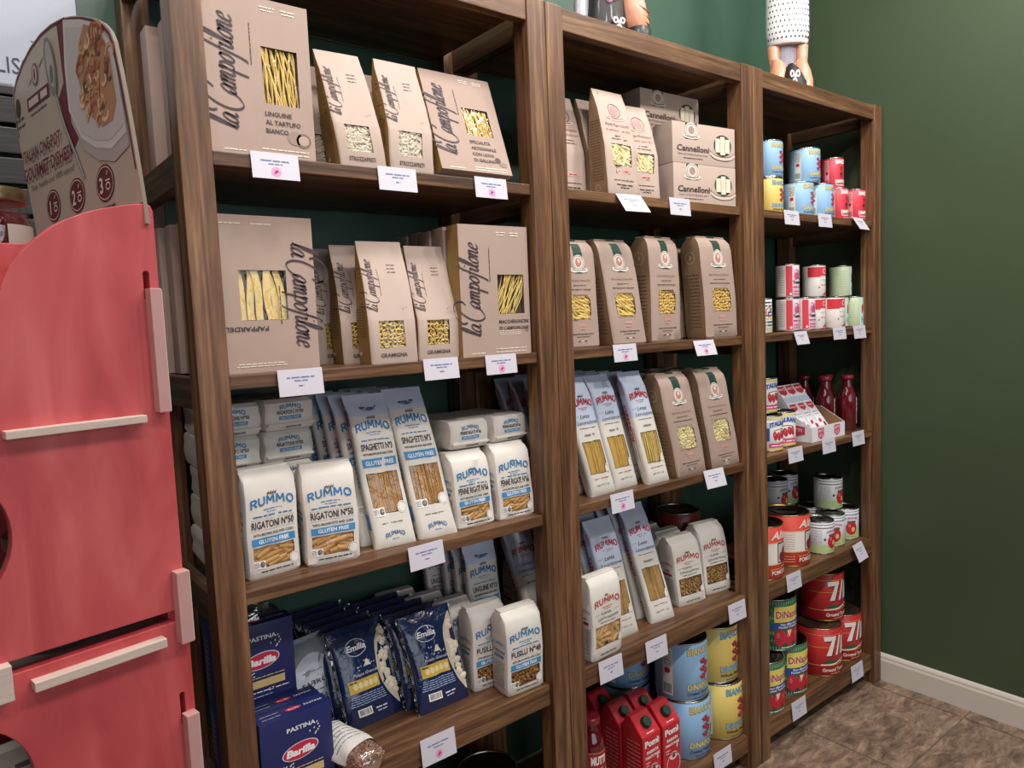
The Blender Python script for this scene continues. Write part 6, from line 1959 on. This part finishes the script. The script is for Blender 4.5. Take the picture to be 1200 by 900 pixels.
up_me = plate(UP, upper_holes, 0, .012, RED); lo_me = plate(LOW, lower_holes, 0, .012, RED)
link('side_panel', up_me, disp); link('side_panel', lo_me, disp)
link('side_panel', up_me, disp, loc=(0, W_, 0)); link('side_panel', lo_me, disp, loc=(0, W_, 0))
link('back_panel', MB().box(-.0125, -.0008, .0125, W_ - .0005, .04, 1.534, RED, .001).mesh('back_panel'), disp)
link('foot_rail', MB().box(-.27, 0, 0, W_ + .012, 0, .0395, RED, .002).mesh('foot_rail'), disp)
for z, th in ((1.3565, .007), (1.141, .0095), (.90, .0095), (.62, .0095), (.34, .0095)):
    link('shelf', MB().box(-.262, -.013, .0125, W_ - .0005, z, z + th, GREYPLY, .001).mesh('shelf'), disp)
link('shelf', MB().box(-.262, -.013, .0125, W_ - .0005, 1.462, 1.469, RED, .001).mesh('shelf'), disp)
link('lip', MB().box(-.262, -.060, .060, .067, 1.4695, 1.524, RED, .001).mesh('lip'), disp)
def tongue(x0, x1, z0, z1, dy=.0125):
    m = MB(); m.box(x0, x1, -dy, -.0003, z0, z1, PALEP, .0008)
    m2 = MB()
    link('tongue', m.mesh('tongue'), disp)
def tongue_v(x0, x1, z0, z1, dy=.0125):
    m = MB(); m.box(x0, x1, -dy, -.0003, z0, z1, PALEP, .0008)
    m.box(x1 + .0001, x1 + .0008, -dy + .001, -.0012, z0 + .001, z1 - .001, PALE)
    link('tongue', m.mesh('tongue'), disp)
def tongue_h(x0, x1, z0, z1, dy=.0125):
    m = MB(); m.box(x0, x1, -dy, -.0003, z0, z1, PALE, .0008)
    link('tongue', m.mesh('tongue'), disp)
tongue_v(-.0135, -.0030, 1.364, 1.480)
tongue_h(-.136, -.0250, 1.3565, 1.3635)
tongue_v(-.0112, .0010, 1.138, 1.209)
tongue_h(-.160, -.1480, 1.141, 1.171)
tongue_h(-.1335, -.0245, 1.141, 1.1495)
tongue_v(-.0125, -.0008, .93, 1.0660)
tongue_h(-.136, -.025, .90, .909); tongue_v(-.0125, -.0008, .66, .80); tongue_h(-.136, -.025, .62, .629)

# header card
HO = [(.0145, 1.5345), (.0145, 1.5600), (-.0010, 1.5600), (-.0010, 1.5400), (-.0050, 1.5400), (.004, 1.590), (.014, 1.638), (.024, 1.680), (.034, 1.714), (.042, 1.726), (.056, 1.737), (.080, 1.749), (.109, 1.760), (.140, 1.769), (.170, 1.776), (.206, 1.7805), (.243, 1.7815), (.284, 1.7775), (.321, 1.769), (.350, 1.757), (.366, 1.746), (.373, 1.734), (.362, 1.690), (.327, 1.572), (.3215, 1.5345)]
hm = MB(); n_ = len(HO)
CREAM = M('cream_header_print', 'cdbcae', .35, var=.02, scale=6, coat=.2)
BROWNE = M('brown_card_edge', '7d6e60', .6)
vs_ = [(-.0085, t, z) for t, z in HO] + [(-.0050, t, z) for t, z in HO]
bmh = bmesh.new()
fv = [bmh.verts.new(v) for v in vs_]
f1 = bmh.faces.new(fv[:n_]); f2 = bmh.faces.new(list(reversed(fv[n_:])))
for i in range(n_): bmh.faces.new((fv[i], fv[n_ + i], fv[n_ + (i + 1) % n_], fv[(i + 1) % n_]))
bmh.normal_update(); bmesh.ops.recalc_face_normals(bmh, faces=bmh.faces[:])
hme = bpy.data.meshes.new('header_card'); bmh.to_mesh(hme); bmh.free()
hme.materials.append(CREAM); hme.materials.append(BROWNE)
for p in hme.polygons: p.material_index = 0 if abs(p.normal.x) > .9 else 1
hdr = link('header_card', hme, disp, label='cream header card with plate of pasta and maroon lettering')
p = Print(lambda x, z, o: (-.0085 - o, -x, z), step=1, base=.0003, lay=.00025)
MAR = '6f2f3a'
inner = [(-t * .975 - .004, 1.660 + (z - 1.660) * .975) for t, z in HO[5:23]]
for w, c in ((.0028, MAR),):
    p.stroke(inner, w, c, 1, smooth=False)
p.poly([(-.186, 1.774), (-.160, 1.774), (-.162, 1.70), (-.150, 1.648), (-.176, 1.635), (-.186, 1.668), (-.200, 1.700), (-.180, 1.712)], MAR, 1)
plt = [(-.164, 1.772), (-.171, 1.725), (-.170, 1.680), (-.139, 1.645), (-.100, 1.628), (-.060, 1.620), (-.021, 1.628), (-.032, 1.690), (-.040, 1.714), (-.070, 1.741), (-.115, 1.758)]
p.poly([(x + .004, z - .013) for x, z in plt[:8]] + [(-.024, 1.66)], 'b9b1b0', 2)
p.poly(plt, 'ddd6d6', 3); p.poly([(x * .93 - .006, 1.69 + (z - 1.69) * .88) for x, z in plt], 'cfc8ca', 4)
ps = [(-.104, 1.750), (-.120, 1.738), (-.134, 1.710), (-.124, 1.682), (-.108, 1.662), (-.078, 1.644), (-.050, 1.645), (-.037, 1.660), (-.044, 1.705), (-.062, 1.732)]
p.poly(ps, 'b98a6a', 5)
rr_ = random.Random(9)
for i in range(70):
    x, z = rr_.uniform(-.130, -.040), rr_.uniform(1.650, 1.745)
    if abs(x + .088) / .048 + abs(z - 1.697) / .06 > 1.15: continue
    a = rr_.uniform(0, 6); s = rr_.uniform(.006, .010)
    p.stroke([(x + s * cos(a + q), z + .8 * s * sin(a + q)) for q in (0, .9, 1.8, 2.7, 3.6)], .004, rr_.choice(['e0b894', 'd4a27a', 'c9926a', 'ecc9a6', 'a8644a', '6a5a3a']), 6 + i % 3)
p.stroke([(-.205, 1.705), (-.188, 1.672), (-.165, 1.640), (-.141, 1.606)], .0055, '9a9494', 7); p.stroke([(-.203, 1.705), (-.186, 1.672), (-.163, 1.640), (-.139, 1.606)], .0022, 'c9c4c4', 8)
p.disc(-.214, 1.737, .0155, .034, '8f8a8a', 7, 20, rot=14); p.disc(-.213, 1.739, .011, .027, 'bdb8b8', 8, 18, rot=14); p.disc(-.210, 1.728, .006, .010, '7d7878', 9, 12)
p.rect(-.312, 1.7095, -.230, 1.7245, MAR, 1); p.micro(-.271, 1.7125, .070, .014, 'd9c8c0', 2, seed=3)
p.disc(-.274, 1.744, .012, .013, '8a6a62', 1, 14); p.disc(-.274, 1.744, .008, .010, 'd9c8bc', 2, 12); p.disc(-.274, 1.744, .003, .007, MAR, 3, 8)
p.stroke([(-.300, 1.738), (-.288, 1.742)], .0015, '6a5a54', 1, smooth=False); p.stroke([(-.258, 1.748), (-.240, 1.754)], .0015, '6a5a54', 1, smooth=False)
p.micro(-.272, 1.7025, .06, .003, '6a5a54')
p.txt('ITALIAN ONE-POT', -.270, 1.6535, .0135, MAR, bold=1, fit=.142, layer=10); p.txt('GOURMET DISHES', -.258, 1.6310, .0150, MAR, bold=1, fit=.168, layer=10)
p.txt('Tasty, healthy and 100% natural!', -.250, 1.6185, .0065, '6a5a54', shear=.3, fit=.158)
for k, t in enumerate((.2515, .1705, .0870)):
    p.disc(-t, 1.591, .025, .0185, MAR, 1, 24); p.ring(-t, 1.591, .0230, .0165, .0012, 'd9c8bc', 2)
    p.txt(str(k + 1), -t - .009, 1.582, .016, 'efe2d8', bold=1, layer=3); p.ring(-t + .009, 1.587, .006, .004, .0015, 'efe2d8', 3); p.stroke([(-t + .003, 1.593), (-t + .015, 1.593)], .0015, 'efe2d8', 3, smooth=False); p.stroke([(-t + .007, 1.598), (-t + .010, 1.602)], .0015, 'efe2d8', 3, smooth=False)
    p.micro(-t, 1.566, .045, .004, '6a5a54', seed=k)
p.disc(-.350, 1.722, .010, .012, '4a4038', 1, 12); p.micro(-.345, 1.706, .03, .005, '6a5a54'); p.micro(-.342, 1.698, .028, .004, '6a5a54')
link('label_print', p.mesh(), hdr)

# sauce jars standing in the display
def jar_parts(h=.125, r=.036, fillm=None):
    body = MB(); body.lathe([(r * .9, 0), (r, .005), (r, h * .72), (r * .96, h * .80), (r * .86, h * .86), (r * .86, h * .90)], 28, GLASS)
    sauce = MB(); sauce.lathe([(r * .86, .003), (r * .955, .007), (r * .955, h * .70), (r * .90, h * .78), (.001, h * .785)], 28, fillm or SAUCE)
    lid = MB(); lid.lathe([(r * .93, h * .87), (r * .95, h * .885), (r * .95, h * .975), (r * .92, h * .985), (r * .6, h * .98)], 32, M('gold_jar_lid', '9a8a6a', .28, .9, var=.04))
    def sf(x, z, o):
        a = x / r; return ((r + o) * sin(a), -(r + o) * cos(a), z)
    p = Print(sf, step=.006); p.rect(.012, .02, .055, .085, 'cfc6bc', 0); p.micro(.033, .055, .035, .006, '5a4a44', 1); p.micro(.033, .04, .03, .004, '5a4a44', 1)
    return [('jar_glass', body.mesh('jar_glass')), ('sauce', sauce.mesh('sauce')), ('lid', lid.mesh('lid')), ('label_print', p.mesh())]
ca, sa = cos(radians(9.5)), sin(radians(9.5))
def dl(s, t): return (EP[0] + ca * s - sa * t, EP[1] + sa * s + ca * t)
JP = jar_parts()
x, y = dl(-.086, .190); thing('sauce_jar', 'glass jar of red sauce with metal lid beside the header card', 'jar', (x, y, 1.4692), 0, JP, 'sauce jars in the red display')
x, y = dl(-.150, .200); thing('sauce_jar', 'glass jar of red sauce further left on the top display shelf', 'jar', (x, y, 1.4692), 20, JP, 'sauce jars in the red display')
JC = jar_parts(.11, .036, M('pale_filling', 'b7a79a', .4))
x, y = dl(-.095, .070); thing('sauce_jar', 'glass jar glimpsed through the gap between the red side panels', 'jar', (x, y, 1.1508), 0, JC, 'sauce jars in the red display')
def sachet():
    P = Pouch(.12, .16, .04, prof_tall, 5, M('cream_printed_pack', 'd6cbb4', .4, var=.05, coat=.2), (), seed=2)
    p = Print(P.surf)
    p.rect(.012, .06, .052, .078, '8a3a7a', 0); p.micro(.03, .065, .03, .008, 'e8d8e4', 1)
    for i in range(6): p.micro(.02, .09 + .01 * i, .06, .006, '6a6058', seed=i)
    p.disc(-.01, .05, .012, .012, '8a7a6a', 0, 12); p.stroke([(-.03, .03), (-.01, .045), (.02, .03)], .002, '6a6058', 1)
    return P.parts + [('label_print', p.mesh())]
x, y = dl(-.175, .05); thing('soup_sachet', 'cream printed packet seen through the round hole of the red panel', 'packet', (x, y, .9100), 9.5, sachet())

# ------------------------------------------------------------------ dark slatted rack with white poster, far left
rk = link('slatted_rack', None, loc=(-.36, .30, 0))
tag(rk, 'dark brown slatted rack behind the red display carrying a white poster', 'rack')
DKW = wood('dark_rack_wood', 0, '120e0c', '1c1613', '2a211c')
for x in (-.24, .22):
    for y in (-.06, .06):
        link('post', MB().box(x - .015, x + .015, y - .015, y + .015, 0, 1.845, DKW, .002).mesh('post'), rk)
for k in range(36):
    z = .05 + k * .050
    link('slat', MB().box(-.255, .236, -.087, -.0755, z, z + .043, DKW, .002).mesh('slat'), rk)
link('top_board', MB().box(-.26, .24, -.09, .09, 1.8455, 1.860, DKW, .002).mesh('top_board'), rk)
ps_ = MB(); ps_.box(-.20, .20, -.002, .002, 0, .42, M('white_poster_paper', 'b3b9c6', .5, var=.01), .0005)
p = Print(lambda x, z, o: (x, -.002 - o, z), step=1)
p.txt('BLISS', .118, .062, .030, '3a3f4a', align='R', fit=.072)
p.micro(.115, .040, .13, .0045, '8a90a0', align='R'); p.micro(.150, .040, .06, .0045, '8a90a0', align='L')
p.stroke([(.122, .125), (.135, .122), (.136, .136)], .0022, '5a5f6a', 1, smooth=False)
rr_ = random.Random(4)
for i in range(26):
    x0 = -.19 + rr_.uniform(0, .36)
    p.stroke([(x0, .004 + rr_.uniform(0, .008)), (x0 + .03, .012 + rr_.uniform(-.006, .010)), (x0 + .06, .006 + rr_.uniform(0, .018))], .0016, ['4a4f5a', '7a808c', '2f333c'][i % 3], 1)
thing('poster', 'white poster with thin dark lettering standing on the slatted rack', 'poster', (-.275, .352, 1.8606), 0, [('sheet', ps_.mesh('sheet')), ('label_print', p.mesh('label_print'))])
